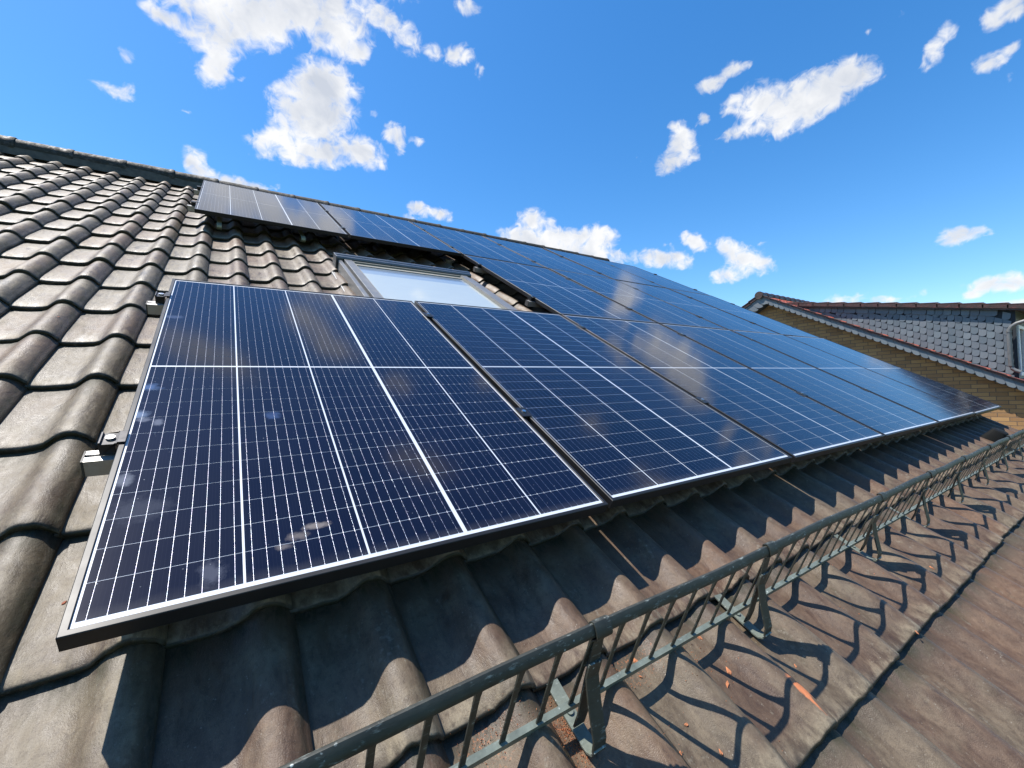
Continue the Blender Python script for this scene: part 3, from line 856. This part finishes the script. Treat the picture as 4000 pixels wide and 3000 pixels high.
# rails under the panels
rail_v = [(0, .488), (0, 1.495), (1, row_v[1] + .37), (1, row_v[1] + 1.34), (2, row_v[2] + .30), (2, row_v[2] + 1.20)]
rail_lab = ['lower aluminium mounting rail under the bottom row, its end beside the near panel', 'upper aluminium mounting rail under the bottom row of panels',
            'lower aluminium rail under the middle row, ending beside the skylight', 'upper aluminium rail under the middle row, ending above the skylight corner',
            'lower aluminium mounting rail under the pale grey top row panel', 'upper aluminium mounting rail of the top row close to the ridge']
ARR_R = 6 * W_ + 5 * G_
rail_prof = [(-.028, -.072), (.012, -.072), (.012, -.032), (-.002, -.032), (-.002, -.040), (-.012, -.040), (-.012, -.032), (-.028, -.032)]
for (r_, v), lab in zip(rail_v, rail_lab):
    u0 = -.062 if r_ != 1 else 2 * (W_ + G_) - .062
    t = roof_thing('mounting_rail', lab, 'mounting rail', u0, v, 0, 'aluminium rails carrying the solar panels')
    m = MB(); m.extrude_x(rail_prof, .004, ARR_R - u0 + .012)
    part('rail', m, 'rail', t)
    m = MB(); m.box(0, .0035, -.0288, .0128, -.0728, -.0312)
    part('end_cap', m, 'cap', t)

# end clamps on the free left and right edges, mid clamps in the joints
def end_clamp(label, u, v, side):
    t = roof_thing('end_clamp', label, 'clamp', u, v, 0, 'black clamps on the outer panel edges')
    s = side
    m = MB()
    m.loft([[(s * x_, y_, z_) for x_, z_ in ((.012, .003), (-.003, .003), (-.003, -.002), (-.030, -.002), (-.030, .003), (-.034, .003), (-.034, -.030), (-.006, -.030), (-.006, -.0005), (.012, -.0005))] for y_ in (-.012, .034)])
    part('clamp_body', m, 'clamp', t, bevel=.0008)
    m = MB(); m.cyl((s * -.0165, .011, -.002), .0085, .005, 18); m.cyl((s * -.0165, .011, .003), .0045, .0006, 6)
    part('bolt', m, 'bolt', t, smooth=True)
    return t
for k, (r_, v) in enumerate(rail_v):
    u0 = 0 if r_ != 1 else 2 * (W_ + G_)
    where = ['near the smudged panel, lower', 'at the upper left edge of the near panel', 'on the middle row edge beside the skylight glass', 'on the middle row edge at the skylight corner',
             'at the lower left edge of the pale grey panel', 'at the upper left edge of the pale grey panel'][k]
    end_clamp('black end clamp with bright bolt ' + where, u0, v, 1)
    where = ['bottom row, near the brick gable', 'bottom row, upper one', 'middle row, lower one', 'middle row, upper one', 'top row, lower one', 'top row, upper one'][k]
    end_clamp('small end clamp on the far right edge of the ' + where, ARR_R, v, -1)
m = MB(); m.box(-.0215, .0215, -.030, .030, .0012, .0040); m.box(-.0075, .0075, -.030, .030, -.030, .0012)
MC_BODY = None
nm = ['first', 'second', 'third', 'fourth', 'fifth']
for k, (r_, v) in enumerate(rail_v):
    for c_ in range(5):
        if r_ == 1 and c_ < 2: continue
        u = (c_ + 1) * W_ + c_ * G_ + G_ / 2
        rown = ['bottom', 'middle', 'top'][r_]; ul = ['lower', 'upper'][k % 2]
        lab = 'black mid clamp bridging the %s joint of the %s row, %s one' % (nm[c_ if r_ != 1 else c_ - 2], rown, ul)
        if MC_BODY is None:
            proto = roof_thing('mid_clamp', lab, 'clamp', u, v, 0, 'black mid clamps in the joints between panels')
            MC_BODY = part('clamp_body', m, 'clamp', proto, bevel=.0006)
            m2 = MB(); m2.cyl((0, 0, .004), .0075, .005, 14)
            part('bolt', m2, 'bolt', proto, smooth=True)
        else:
            dup(proto, RP(u, v, 0), lab)

# roof hooks hanging under the pale grey panel
for u, lab in ((.150, 'left flat steel roof hook under the pale grey top row panel'), (.735, 'right flat steel roof hook under the pale grey top row panel')):
    t = roof_thing('roof_hook', lab, 'roof hook', u, row_v[2], 0, 'steel roof hooks reaching out under the panel')
    m = MB(); m.strap([(.30, -.078), (.02, -.078), (-.004, -.075), (-.012, -.066), (-.014, -.055)][:2] + [(-.012, -.080), (-.030, -.090), (-.034, -.100), (-.030, -.112), (-.012, -.122), (.02, -.124), (.14, -.122)], -.016, .016, .006)
    part('hook_strap', m, 'hook', t)

# ------------------------------------------------------------------ skylight
sk = roof_thing('skylight', 'grey framed roof window with pale glass between the panel rows', 'roof window', 1.435, 1.68, 0)
def sbox(*a):
    m_ = MB(); m_.box(*a); return m_
S0, S1, ST = -.556, .556, 1.19       # local u extents and top
N_F = -.056
m = MB()
m.box(S0, S0 + .030, 0, ST - .03, -.19, N_F - .010); m.box(S1 - .030, S1, 0, ST - .03, -.19, N_F - .010)
m.box(S0 + .030, S1 - .030, 0, .03, -.19, N_F - .012)
part('outer_frame', m, 'velux', sk, bevel=.002)
m = MB()
m.box(S0 + .034, S0 + .044, .01, ST - .05, -.15, N_F - .030); m.box(S1 - .044, S1 - .034, .01, ST - .05, -.15, N_F - .030)
m.box(S0 + .046, S0 + .102, .02, ST - .05, -.15, N_F); m.box(S1 - .102, S1 - .046, .02, ST - .05, -.15, N_F)
m.box(S0 + .102, S1 - .102, .031, .09, -.15, N_F - .002)
part('sash', m, 'velux', sk, bevel=.0025)
m = MB()
m.box(S0 + .104, S0 + .112, .09, ST - .10, -.1, N_F - .006); m.box(S1 - .112, S1 - .104, .09, ST - .10, -.1, N_F - .006)
m.box(S0 + .114, S0 + .118, .09, ST - .10, -.1, N_F - .012); m.box(S1 - .118, S1 - .114, .09, ST - .10, -.1, N_F - .012)
m.box(S0 + .118, S1 - .118, ST - .150, ST - .105, -.1, N_F - .016)
m.box(S0 + .104, S1 - .104, ST - .103, ST - .085, -.1, N_F - .004)
part('glazing_bead', m, 'seal', sk, bevel=.001)
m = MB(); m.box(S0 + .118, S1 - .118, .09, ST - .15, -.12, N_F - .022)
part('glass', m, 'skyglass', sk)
m = MB()
m.loft([[(x_, y_, z_) for y_, z_ in ((ST - .080, -.10), (ST - .080, N_F + .004), (ST - .074, N_F + .014), (ST - .050, N_F + .017), (ST - .045, N_F + .012), (ST - .045, -.10))] for x_ in (S0 - .004, S1 + .004)])
m.loft([[(x_, y_, z_) for y_, z_ in ((ST - .040, -.17), (ST - .040, N_F + .010), (ST - .034, N_F + .020), (ST - .004, N_F + .022), (ST, N_F + .016), (ST + .004, -.17))] for x_ in (S0 - .012, S1 + .010)])
m.box(S0 - .016, S0 - .006, ST - .11, ST + .006, -.16, N_F + .020)
part('top_hood', m, 'velux_dark', sk, bevel=.0015)
m = MB()
m.box(S0 - .045, S0 - .003, 0, ST - .02, -.18, -.145); m.box(S1 + .003, S1 + .030, 0, ST - .02, -.18, -.145)
m.box(S0 - .04, S1 + .04, ST + .005, ST + .10, -.18, -.15)
part('flashing', m, 'lead', sk, bevel=.003)

# ------------------------------------------------------------------ snow guard
GV = -.331
N_LO, N_HI = -.125, .060
LEAN = .022
def guard_section(u0, u1, label):
    t = roof_thing('snow_guard', label, 'snow guard', u0, GV, 0, 'snow guard grids along the lower roof edge')
    Lg = u1 - u0
    # rolled flat profile, its broad face leaning towards the eaves
    T_, Nn_ = (.724, .69), (-.69, .724)
    pr1 = [(LEAN + T_[0] * a + Nn_[0] * b, N_HI + T_[1] * a + Nn_[1] * b) for a, b in
           ((-.0100, -.0050), (-.0118, -.0020), (-.0114, .0018), (-.0088, .0040), (-.004, .0050), (.005, .0052), (.0098, .0042), (.0116, .0012), (.0112, -.0028), (.0090, -.0048), (.004, -.0032), (-.006, -.0032))]
    nseg = 12
    m_ = MB()
    rings = []
    for k in range(nseg + 1):
        xx = Lg * k / nseg
        b = math.sin(k * 1.9 + u0) * .0022
        rings.append([(xx, y_ + b, z_ + b * .6) for y_, z_ in pr1])
    m_.loft(rings)
    part('top_rail', m_, 'guard', t, smooth=True)
    m_ = MB()
    m_.extrude_x([(-.0055, N_LO - .019), (-.0032, N_LO - .019), (-.0032, N_LO - .0022), (.0060, N_LO - .0022), (.0060, N_LO), (-.0055, N_LO)], 0, Lg)
    part('lower_rail', m_, 'guard_light', t)
    k = 0
    xb = .045
    bar_me = None
    while xb < Lg - .03:
        if bar_me is None:
            m_ = MB()
            rr = []
            for zz, hw, hd in ((N_LO, .0060, .0014), (N_LO + .03, .0055, .0012), (N_HI - .05, .0055, .0012), (N_HI - .028, .0050, .0022), (N_HI - .012, .0065, .0030), (N_HI - .002, .0078, .0030)):
                ly = LEAN * (zz - N_LO) / (N_HI - N_LO)
                rr.append([(-hw, ly - hd, zz), (hw, ly - hd, zz), (hw, ly + hd, zz), (-hw, ly + hd, zz)])
            m_.loft(rr)
            b = part('bar', m_, 'guard', t, bevel=.001)
            bar_me = b.data
        else:
            b = bpy.data.objects.new('bar', bar_me); C.objects.link(b); b.parent = t
        b.location = (xb, 0, 0)
        b.rotation_euler = (random.uniform(-.01, .01), random.uniform(-.012, .012), 0)
        xb += .0775
    return t
guard_section(-.62, 2.855, 'long near snow guard grid crossing the foreground below the panels')
guard_section(2.86, 4.78, 'middle snow guard grid behind the long near one')
guard_section(4.785, 6.56, 'far snow guard grid beside the black vent hood')

def bracket_meshes():
    base = MB()
    base.strap([(.115, -.170), (.02, -.169), (-.035, -.167), (-.056, -.166), (-.068, -.163), (-.076, -.155), (-.078, -.140)], -.0145, .0145, .0045)
    front = MB()
    front.strap([(-.078, -.150), (-.070, -.126), (-.050, -.102), (-.031, -.079), (-.014, -.055), (-.004, -.040), (-.001, -.025), (.002, -.008)], -.0155, .0155, .0045)
    back = MB()
    back.strap([(LEAN - .004, .046), (LEAN - .006, .030), (.006, -.010), (-.002, -.050), (-.012, -.092), (-.021, -.127), (-.025, -.160)], -.0135, .0135, .004)
    clip = MB()
    def cp(a, b): return (LEAN + .724 * a - .69 * b, .060 + .69 * a + .724 * b)
    clip.strap([cp(-.017, -.014), cp(-.0155, -.004), cp(-.0143, .0035), cp(-.0105, .0070), cp(-.003, .0076), (cp(.008, .0076)), cp(.0130, .0060), cp(.0148, .0010), cp(.0140, -.005), cp(.010, -.0080)], -.019, .019, .0026)
    riv = MB()
    riv.cyl((0, .002, -.1668), .0075, .0045, 14)
    return base, front, back, clip, riv
br_u = [-.053, .757, 1.365, 2.180, 2.785, 3.395, 4.00, 4.61, 5.22, 5.83, 6.42]
br_lab = ['first snow guard bracket, out at the near left end of the grid', 'nearest snow guard bracket with brick dust around its foot', 'snow guard bracket second from the near one, a big orange chip beside its strap',
          'third snow guard bracket, where the grid passes below the second panel joint', 'fourth snow guard bracket, just before the first grid joint', 'fifth snow guard bracket from the near end',
          'sixth snow guard bracket from the near end', 'seventh snow guard bracket, before the last grid section', 'snow guard bracket left of the black vent hood',
          'snow guard bracket right of the black vent hood', 'last snow guard bracket at the far roof edge']
for k, u in enumerate(br_u):
    if k == 0:
        proto = roof_thing('guard_bracket', br_lab[0], 'bracket', u, GV, 0, 'steel brackets holding the snow guard')
        a, b, c_, d, e = bracket_meshes()
        part('base_strap', a, 'guard_light', proto, bevel=.0006)
        part('front_leg', b, 'guard', proto, bevel=.0006)
        part('back_leg', c_, 'guard', proto, bevel=.0006)
        part('rail_clip', d, 'guard', proto, smooth=True)
        part('rivet', e, 'guard_light', proto, smooth=True)
    else:
        dup(proto, RP(u, GV, random.uniform(-.002, .002)), br_lab[k])

# ------------------------------------------------------------------ vent hood behind the guard
t = roof_thing('vent_hood', 'black plastic roof vent hood behind the far end of the snow guard', 'vent', 5.42, -.20, -.165)
m = MB()
rings = []
for zz, hx, y0, y1 in ((0, .12, -.10, .12), (.010, .115, -.095, .115), (.014, .085, -.075, .08), (.09, .08, -.065, .06), (.128, .072, -.04, .05), (.134, .06, -.02, .04)):
    n_ = 20
    ring = []
    for k in range(n_):
        a = 2 * math.pi * k / n_
        ca, sa = math.cos(a), math.sin(a)
        sx = math.copysign(abs(ca) ** .5, ca); sy = math.copysign(abs(sa) ** .5, sa)
        ring.append((sx * hx, (y0 + y1) / 2 + sy * (y1 - y0) / 2, zz))
    rings.append(ring)
m.loft(rings)
part('hood', m, 'plastic', t, smooth=True)
m = MB()
for k in range(5):
    m.box(-.08, .08, -.104 + k * .002, -.092 + k * .002, .022 + k * .014, .028 + k * .014)
part('louvre', m, 'plastic', t)
# small pipe vent under the top row
t = roof_thing('vent_pipe', 'small dark vent pipe in the shade below the second top row panel', 'vent', 2.15, 3.64, -.18)
m = MB(); m.cyl((0, 0, 0), .035, .07, 20); m.cyl((0, 0, .055), .045, .02, 20)
part('pipe', m, 'velux', t, smooth=True)

# ------------------------------------------------------------------ terracotta chips and leaves lying on the tiles
def surf(u, v):
    """height of the tile surface (roof frame) at u, v"""
    a = (u - u_start) % DU; b = (v - v_start) % DV
    return float(np.interp(a, PX, PZ)) + BASE + .023 * (1 - b / DV)
def chip(u, v, s, label, group, mat='chip', name='tile_chip', flat=.35, cat='chip'):
    n_ = 6
    a0 = random.random() * 6
    top, bot = [], []
    for k in range(n_):
        a = a0 + 2 * math.pi * k / n_
        r = s * random.uniform(.55, 1.1) * (1.5 if k in (0, 3) else .75)
        bot.append((math.cos(a) * r, math.sin(a) * r, 0))
        top.append((math.cos(a) * r * .72, math.sin(a) * r * .72, s * flat * random.uniform(.7, 1.2)))
    m_ = MB(); m_.loft([bot, top])
    o_ = part(name, m_, mat, None, loc=RP(u, v, surf(u, v) - .0005), rot=(PITCH, 0, 0))
    tag(o_, label, cat, group)
CH = [(1.164, -.338, .011, 'orange tile chip just above the strap of the second guard bracket'), (1.250, -.345, .012, 'big orange tile chip left of the second guard bracket strap'),
      (1.155, -.425, .010, 'triangular orange tile chip in the pan below the guard grid'), (1.087, -.418, .008, 'small orange chip on the roll below the guard grid'),
      (1.124, -.441, .009, 'orange chip lying in the rail shadow below the grid'), (.956, -.318, .011, 'orange chip behind the bars next to the nearest bracket'),
      (1.343, -.489, .007, 'pale orange chip below the second guard bracket foot'), (.956, -.454, .006, 'tiny orange chip near the lichen patch'),
      (.977, -.518, .006, 'tiny orange chip in the pan low in the foreground'), (.940, -.345, .006, 'tiny chip left of the chip behind the bars'),
      (1.682, -.347, .009, 'orange chip in the grid shadow past the second bracket'), (1.023, -.335, .006, 'small chip between two guard bars'),
      (.886, -.360, .006, 'small chip right of the nearest guard bracket'), (.900, -.482, .006, 'little chip on the brown roll in the foreground'),
      (1.80, -.60, .006, 'orange chip at the course edge right of the rail shadows'), (2.35, -.52, .009, 'orange chip on the sunlit tiles far right')]
for k, (u, v, s, lab) in enumerate(CH):
    u += .035 * (u - .214); v += .035 * (v + .578)
    chip(u, v, s * .85, lab, 'orange terracotta chips scattered below the snow guard')
for k in range(34):
    pass
LV = [(-.30, .80, 'small red leaf on a pan left of the near panel'), (-.10, .62, 'red leaf flake beside the lower end clamp'), (-.33, 1.55, 'dry red leaf on the left tiles'), (-.13, 1.22, 'red flake just left of the near panel edge'),
      (-.05, .30, 'red flake on the tile beside the near panel'), (-.055, .215, 'reddish flake low beside the near panel frame'), (-.62, 2.3, 'tiny red leaf on the tiles further up'), (-.36, .98, 'red leaf in the pan on the left')]
for u, v, lab in LV:
    chip(u, v, .0045, lab, 'small red leaf flakes on the left tiles', 'leaf', 'leaf', .15, 'leaf')
# crumbs: uncountable
m = MB()
def crumb(u, v, s):
    z = surf(u, v)
    p = [(u + random.uniform(-s, s), v + random.uniform(-s, s), z - .0003) for _ in range(3)]
    cx = sum(q[0] for q in p) / 3; cy = sum(q[1] for q in p) / 3
    top = (cx, cy, z + s * .9)
    m.poly(p)
    for k in range(3): m.poly([p[k], p[(k + 1) % 3], top])
for (cu, cv, su, sv, n_, s) in ((.738, -.365, .012, .030, 700, .0022), (.93, -.325, .045, .02, 90, .0020), (1.12, -.35, .05, .03, 70, .0020), (.60, -.30, .05, .02, 140, .0018),
                                 (1.3, -.45, .25, .07, 40, .0017), (2.0, -.40, .5, .05, 70, .002), (.9, -.42, .10, .05, 50, .0016)):
    for _ in range(n_):
        crumb(random.gauss(cu, su), random.gauss(cv, sv), s * random.uniform(.5, 1.3))
o = part('brick_crumbs', m, 'chip', None, loc=(0, 0, 0), rot=(PITCH, 0, 0))
tag(o, 'orange brick crumbs and dust strewn around the snow guard brackets', 'crumbs'); o['kind'] = 'stuff'
# ------------------------------------------------------------------ neighbour house
NB = Vector((15.0, 5.2, -4.6))
nbr = thing('neighbour_house', 'neighbour house with yellow brick gable, red tiled roof and slate clad dormer', 'house', NB)
def nloc(p): return tuple(Vector(p) - NB)
RY, RZ = 5.23, 2.865
NP = math.radians(29.5)
NC, NS_ = math.cos(NP), math.sin(NP)
def rk(s, t=0.0, side=1, x=0.0):
    """point on the rake: s metres down from the ridge, t metres above the tile plane"""
    return (x, RY - side * (s * NC - t * NS_ * 1.0) , RZ - s * NS_ + t * NC) if side == 1 else (x, RY + s * NC - t * NS_ * -1.0, RZ - s * NS_ + t * NC)
XS = 12.755                                   # face of the slate bargeboard
NXP = np.array([0, .02, .05, .08, .095, .105, .115, .125, .14, .16, .175, .185, .195, .207, .208])
NZP = np.array([.0, -.003, -.004, -.002, .006, .016, .020, .016, .004, .004, .014, .022, .022, .012, .002])
NYS = np.array([0, 0, .006, .05, .30, .32]); NYZ = np.array([-.018, -.003, 0, 0, 0, 0])
DN = .303
mev = tile_field('roof', XS - .03, XS - .03 + 45 * .208, -(.04 + 22 * DN), -.04, .208, DN, -.035, .022, NXP, NZP, NYS, NYZ, .8, None, useed=9)
part('roof', mev, 'nbr_tile', nbr, loc=nloc((0, RY, RZ)), rot=(NP, 0, 0))
m = MB()
xe = XS + 9.3
m.loft([[(x_, *rk(.0, -.06)[1:]), (x_, *rk(6.7, -.06)[1:]), (x_, *rk(6.7, -.14)[1:]), (x_, *rk(.0, -.2)[1:]), (x_, *rk(6.9, -.14, -1)[1:]), (x_, *rk(6.9, -.02, -1)[1:]), (x_, *rk(.0, -.02, -1)[1:])] for x_ in (XS + .03, xe)])
part('back_roof', m, 'nbr_brown', nbr, loc=nloc((0, 0, 0)))
# verge tiles: every one a cover with a hanging flap
m = MB()
for side in (1, -1):
    for k in range(22):
        s1 = .04 + DN * (k + 1); s0 = s1 - DN - .03
        a = .026; b_ = .004
        q = []
        for x_ in (XS - .034, XS - .020):
            q.append([rk(s1, a, side, x_), rk(s0, b_, side, x_), rk(s0, b_ - .075, side, x_), rk(s1, a - .088, side, x_)])
        m.loft(q)
        q = []
        for x_ in (XS - .050, XS + .05):
            q.append([rk(s1, a + .004, side, x_), rk(s0, b_ + .004, side, x_), rk(s0, b_ - .012, side, x_), rk(s1, a - .012, side, x_)])
        m.loft(q)
part('verge_tiles', m, 'nbr_verge', nbr, loc=nloc((0, 0, 0)), bevel=.003)
# ridge caps
m = MB()
x = XS - .05
k = 0
while x < xe:
    rings = []
    for (t_, rr) in ((0, .115), (.02, .120), (.10, .112), (.36, .104)):
        ring = [(x + t_, RY + math.cos(math.pi * (-.1 + 1.2 * q_ / 12)) * rr, RZ - .03 + math.sin(math.pi * (-.1 + 1.2 * q_ / 12)) * rr) for q_ in range(13)]
        rings.append(ring)
    m.loft(rings)
    x += .33
    k += 1
m.cyl((XS - .056, RY, RZ - .03), .100, .01, 22, 0, 'x')
part('ridge_caps', m, 'nbr_brown', nbr, loc=nloc((0, 0, 0)), smooth=True)

# slates: rounded scales over a dark sheet, painted as shadow in their gaps; X is the outward normal (towards -X)
def slate_mesh(name, items):
    """items: list of (polygon [(y, z)], x face, thickness)"""
    vs, fs, cols = [], [], []
    for poly, x0, th in items:
        b = len(vs); n_ = len(poly)
        r1, r2 = random.random(), random.random()
        cy = sum(p[0] for p in poly) / n_; cz = sum(p[1] for p in poly) / n_
        ty, tz = random.gauss(0, .012), random.gauss(0, .012)
        for (y, z) in poly:
            vs.append((x0 - th + (y - cy) * ty + (z - cz) * (tz + .035), y, z)); cols += [r1, r2, 0, 1]
        for (y, z) in poly:
            vs.append((x0, y, z)); cols += [r1, r2, 0, 1]
        fs.append(tuple(b + i for i in range(n_)))
        for i in range(n_):
            j = (i + 1) % n_
            fs.append((b + i, b + n_ + i, b + n_ + j, b + j))
    me = bpy.data.meshes.new(name)
    me.from_pydata(vs, [], fs)
    a = me.attributes.new('tile', 'FLOAT_COLOR', 'POINT'); a.data.foreach_set('color', cols)
    fix_normals(me)
    return me
def scale_poly(org, e1, e2, w_, h_, rad, rc=7):
    """rounded-corner scale: origin top-left, e1 along the row, e2 down; lower far corner rounded, near lower corner cut in"""
    pts = [(0, 0), (w_, 0), (w_, h_ - rad)]
    for k in range(1, rc):
        a = math.pi / 2 * k / rc
        pts.append((w_ - rad + rad * math.cos(a), h_ - rad + rad * math.sin(a)))
    pts += [(w_ - rad, h_), (.0, h_ * .96)]
    return [(org[0] + e1[0] * a + e2[0] * b, org[1] + e1[1] * a + e2[1] * b) for a, b in pts]
items = []
for side in (1, -1):
    s = .02; k = 0
    while s < 6.6:
        p0 = rk(s, -.055, side); p1 = rk(s + 1, -.055, side); pd = rk(s, -1.055, side)
        e1 = (p1[1] - p0[1], p1[2] - p0[2]); e2 = (pd[1] - p0[1], pd[2] - p0[2])
        # slanted sides as in a German slate verge
        e2s = (e2[0] - e1[0] * .28, e2[1] - e1[1] * .28)
        items.append((scale_poly((p0[1], p0[2]), e1, e2s,   .1490, .290, .12), XS + .012, .016 + .0 * k))
        s += .153; k += 1
part('slate_bargeboard', slate_mesh('slate_bargeboard', items), 'slate', nbr, loc=nloc((0, 0, 0)))
m = MB()
for side in (1, -1):
    m.loft([[(x_, *rk(0, -.03, side)[1:]), (x_, *rk(6.7, -.03, side)[1:]), (x_, *rk(6.7, -.335, side)[1:]), (x_, *rk(.0, -.335, side)[1:])] for x_ in (XS + .008, XS + .04)])
    m.loft([[(x_, *rk(0, -.320, side)[1:]), (x_, *rk(6.7, -.320, side)[1:]), (x_, *rk(6.7, -.335, side)[1:]), (x_, *rk(.0, -.335, side)[1:])] for x_ in (XS + .041, XS + .30)])
part('verge_soffit', m, 'slate_under_shade', nbr, loc=nloc((0, 0, 0)))
# brick gable wall
m = MB()
ye = RY - 6.2
def zr(y): return RZ - abs(y - RY) * math.tan(NP) - .22
gw = [(ye, -4.6), (RY + 6.2, -4.6), (RY + 6.2, zr(RY + 6.2)), (RY, zr(RY)), (ye, zr(ye))]
m.extrude_x(gw, XS + .236, XS + .50)
m.box(XS + .501, xe - .3, ye, ye + .3, -4.6, zr(ye) - .01)
m.box(XS + .501, xe - .3, RY + 5.9, RY + 6.2, -4.6, zr(ye) - .01)
part('brick_wall', m, 'brick', nbr, loc=nloc((0, 0, 0)))

# dormer: shed roof, slate cheek, window front, downpipe
XD = 13.20
def zd(y): return 1.700 + .205 * (y - .5)         # top of the dormer roof
def zm(y): return RZ - (RY - y) * math.tan(NP) + .0
YF = .62
items = []
e1 = (-.8815, -.472); e2 = (.30, -.954)
# rows run down the slope like the lattice in the cladding
nrm_len = .128
for r_ in range(-6, 26):
    for c_ in range(-2, 46):
        oy = 4.7 + e1[0] * .127 * c_ + .0 * r_
        oz = 2.62 + e1[1] * .127 * c_ - .155 * r_ + .62
        cy, cz = oy - .05, oz - .08
        if cy < YF + .06 or cy > 4.6: continue
        if cz + .12 > zd(cy) - .07 or cz < zm(cy) - .12: continue
        items.append((scale_poly((oy, oz), e1, (.10, -.995), .1215, .150, .085), XD, .013))
# two straight courses under the eave
y = 4.45
while y > YF + .02:
    wv_ = random.choice((.125, .13, .135, .25))
    zt = zd(y) - .115
    if y - wv_ < YF: break
    sl = .205
    items.append(([(y, zt), (y - wv_ + .008, zt - (wv_ - .008) * sl), (y - wv_ + .02, zt - .10 - (wv_) * sl), (y - wv_ + .06, zt - .125 - wv_ * sl), (y + .01, zt - .125)], XD - .017, .012))
    y -= wv_
dc = part('dormer_cheek', slate_mesh('dormer_cheek', items), 'slate', nbr, loc=nloc((0, 0, 0)))
m = MB()
m.poly([(XD + .002, YF, zm(YF) - .1), (XD + .002, 4.6, zm(4.6) - .05), (XD + .002, 4.6, zd(4.6) - .1), (XD + .002, YF, zd(YF) - .1)])
part('cheek_board', m, 'slate_under_shade', nbr, loc=nloc((0, 0, 0)), fix=False)
m = MB()
XR1 = 17.6
Y0d, Y1d = .22, 4.60
m.loft([[(x_, Y0d, zd(Y0d) - .035), (x_, Y1d, zd(Y1d) - .035), (x_, Y1d, zd(Y1d) - .125), (x_, Y0d, zd(Y0d) - .125)] for x_ in (XD - .10, XR1)])
dr = part('dormer_roof', m, 'nbr_brown', nbr, loc=nloc((0, 0, 0)))
m = MB()
y = Y1d + .1
while y > Y0d:
    yn = y - .335
    q = []
    for x_ in (XD - .125, XD - .111):
        q.append([(x_, yn, zd(yn) + .014), (x_, y + .03, zd(y) - .006), (x_, y + .03, zd(y) - .085), (x_, yn + .006, zd(yn) - .098)])
    m.loft(q)
    q = []
    for x_ in (XD - .129, XD + .16):
        q.append([(x_, yn, zd(yn) + .026), (x_, y + .03, zd(y) + .004), (x_, y + .03, zd(y) - .012), (x_, yn, zd(yn) - .002)])
    m.loft(q)
    y = yn
part('dormer_verge', m, 'nbr_verge', nbr, loc=nloc((0, 0, 0)), bevel=.003)
# rows of dormer tiles behind the verge
med = tile_field('dormer_tiles', XD + .14, XD + .14 + 20 * .208, 0, 13 * .335, .208, .335, -.02, .022, NXP, NZP, NYS * 1.08, NYZ, .8, None, useed=5)
part('dormer_tiles', med, 'nbr_verge', nbr, loc=nloc((0, Y0d, zd(Y0d))), rot=(math.atan(.205), 0, 0))
m = MB()
m.box(XD + .003, XR1 - .1, YF, YF + .2, zm(YF) - .4, .30)
m.box(XD + .003, XR1 - .1, YF, YF + .2, 1.32, zd(YF) - .125)
m.box(XD + .003, XD + .14, YF, YF + .2, .30, 1.32)
part('dormer_front', m, 'slate', nbr, loc=nloc((0, 0, 0)))
for k in range(3):
    xa = XD + .14 + k * 1.25; xb = xa + 1.24
    m = MB()
    m.box(xa, xb, YF - .02, YF + .06, .301, .37); m.box(xa, xb, YF - .02, YF + .06, 1.25, 1.319)
    m.box(xa, xa + .07, YF - .02, YF + .06, .371, 1.249); m.box(xb - .07, xb, YF - .02, YF + .06, .371, 1.249)
    m.box((xa + xb) / 2 - .04, (xa + xb) / 2 + .04, YF - .022, YF + .06, .371, 1.249)
    wdo = part('window', m, 'white', nbr, loc=nloc((0, 0, 0)), bevel=.004)
    m = MB(); m.box(xa + .07, xb - .07, YF + .02, YF + .03, .371, 1.249)
    part('pane', m, 'darkglass', wdo)
m = MB()
m.tube([(13.10, .22, 1.46), (13.10, .36, 1.40), (13.10, .50, 1.365), (13.10, .60, 1.335), (13.10, .665, 1.285), (13.10, .70, 1.22), (13.10, .705, 1.10), (13.10, .705, .50), (13.10, .69, .45), (13.10, .655, .415), (13.10, .585, .375)], .034, 14)
m.cyl((13.10, .705, 1.17), .040, .02, 16); m.cyl((13.10, .705, .50), .040, .02, 16)
part('downpipe', m, 'zinc', nbr, smooth=True, loc=nloc((0, 0, 0)))
m = MB()
pts = []
for k in range(11):
    a = math.pi + math.pi * k / 10
    pts.append((.17 + .07 * math.cos(a), 1.56 + .07 * math.sin(a)))
for k in reversed(range(11)):
    a = math.pi + math.pi * k / 10
    pts.append((.17 + .064 * math.cos(a), 1.56 + .064 * math.sin(a)))
m.extrude_x(pts, XD - .12, XR1)
part('dormer_gutter', m, 'zinc', nbr, smooth=True, loc=nloc((0, 0, 0)))
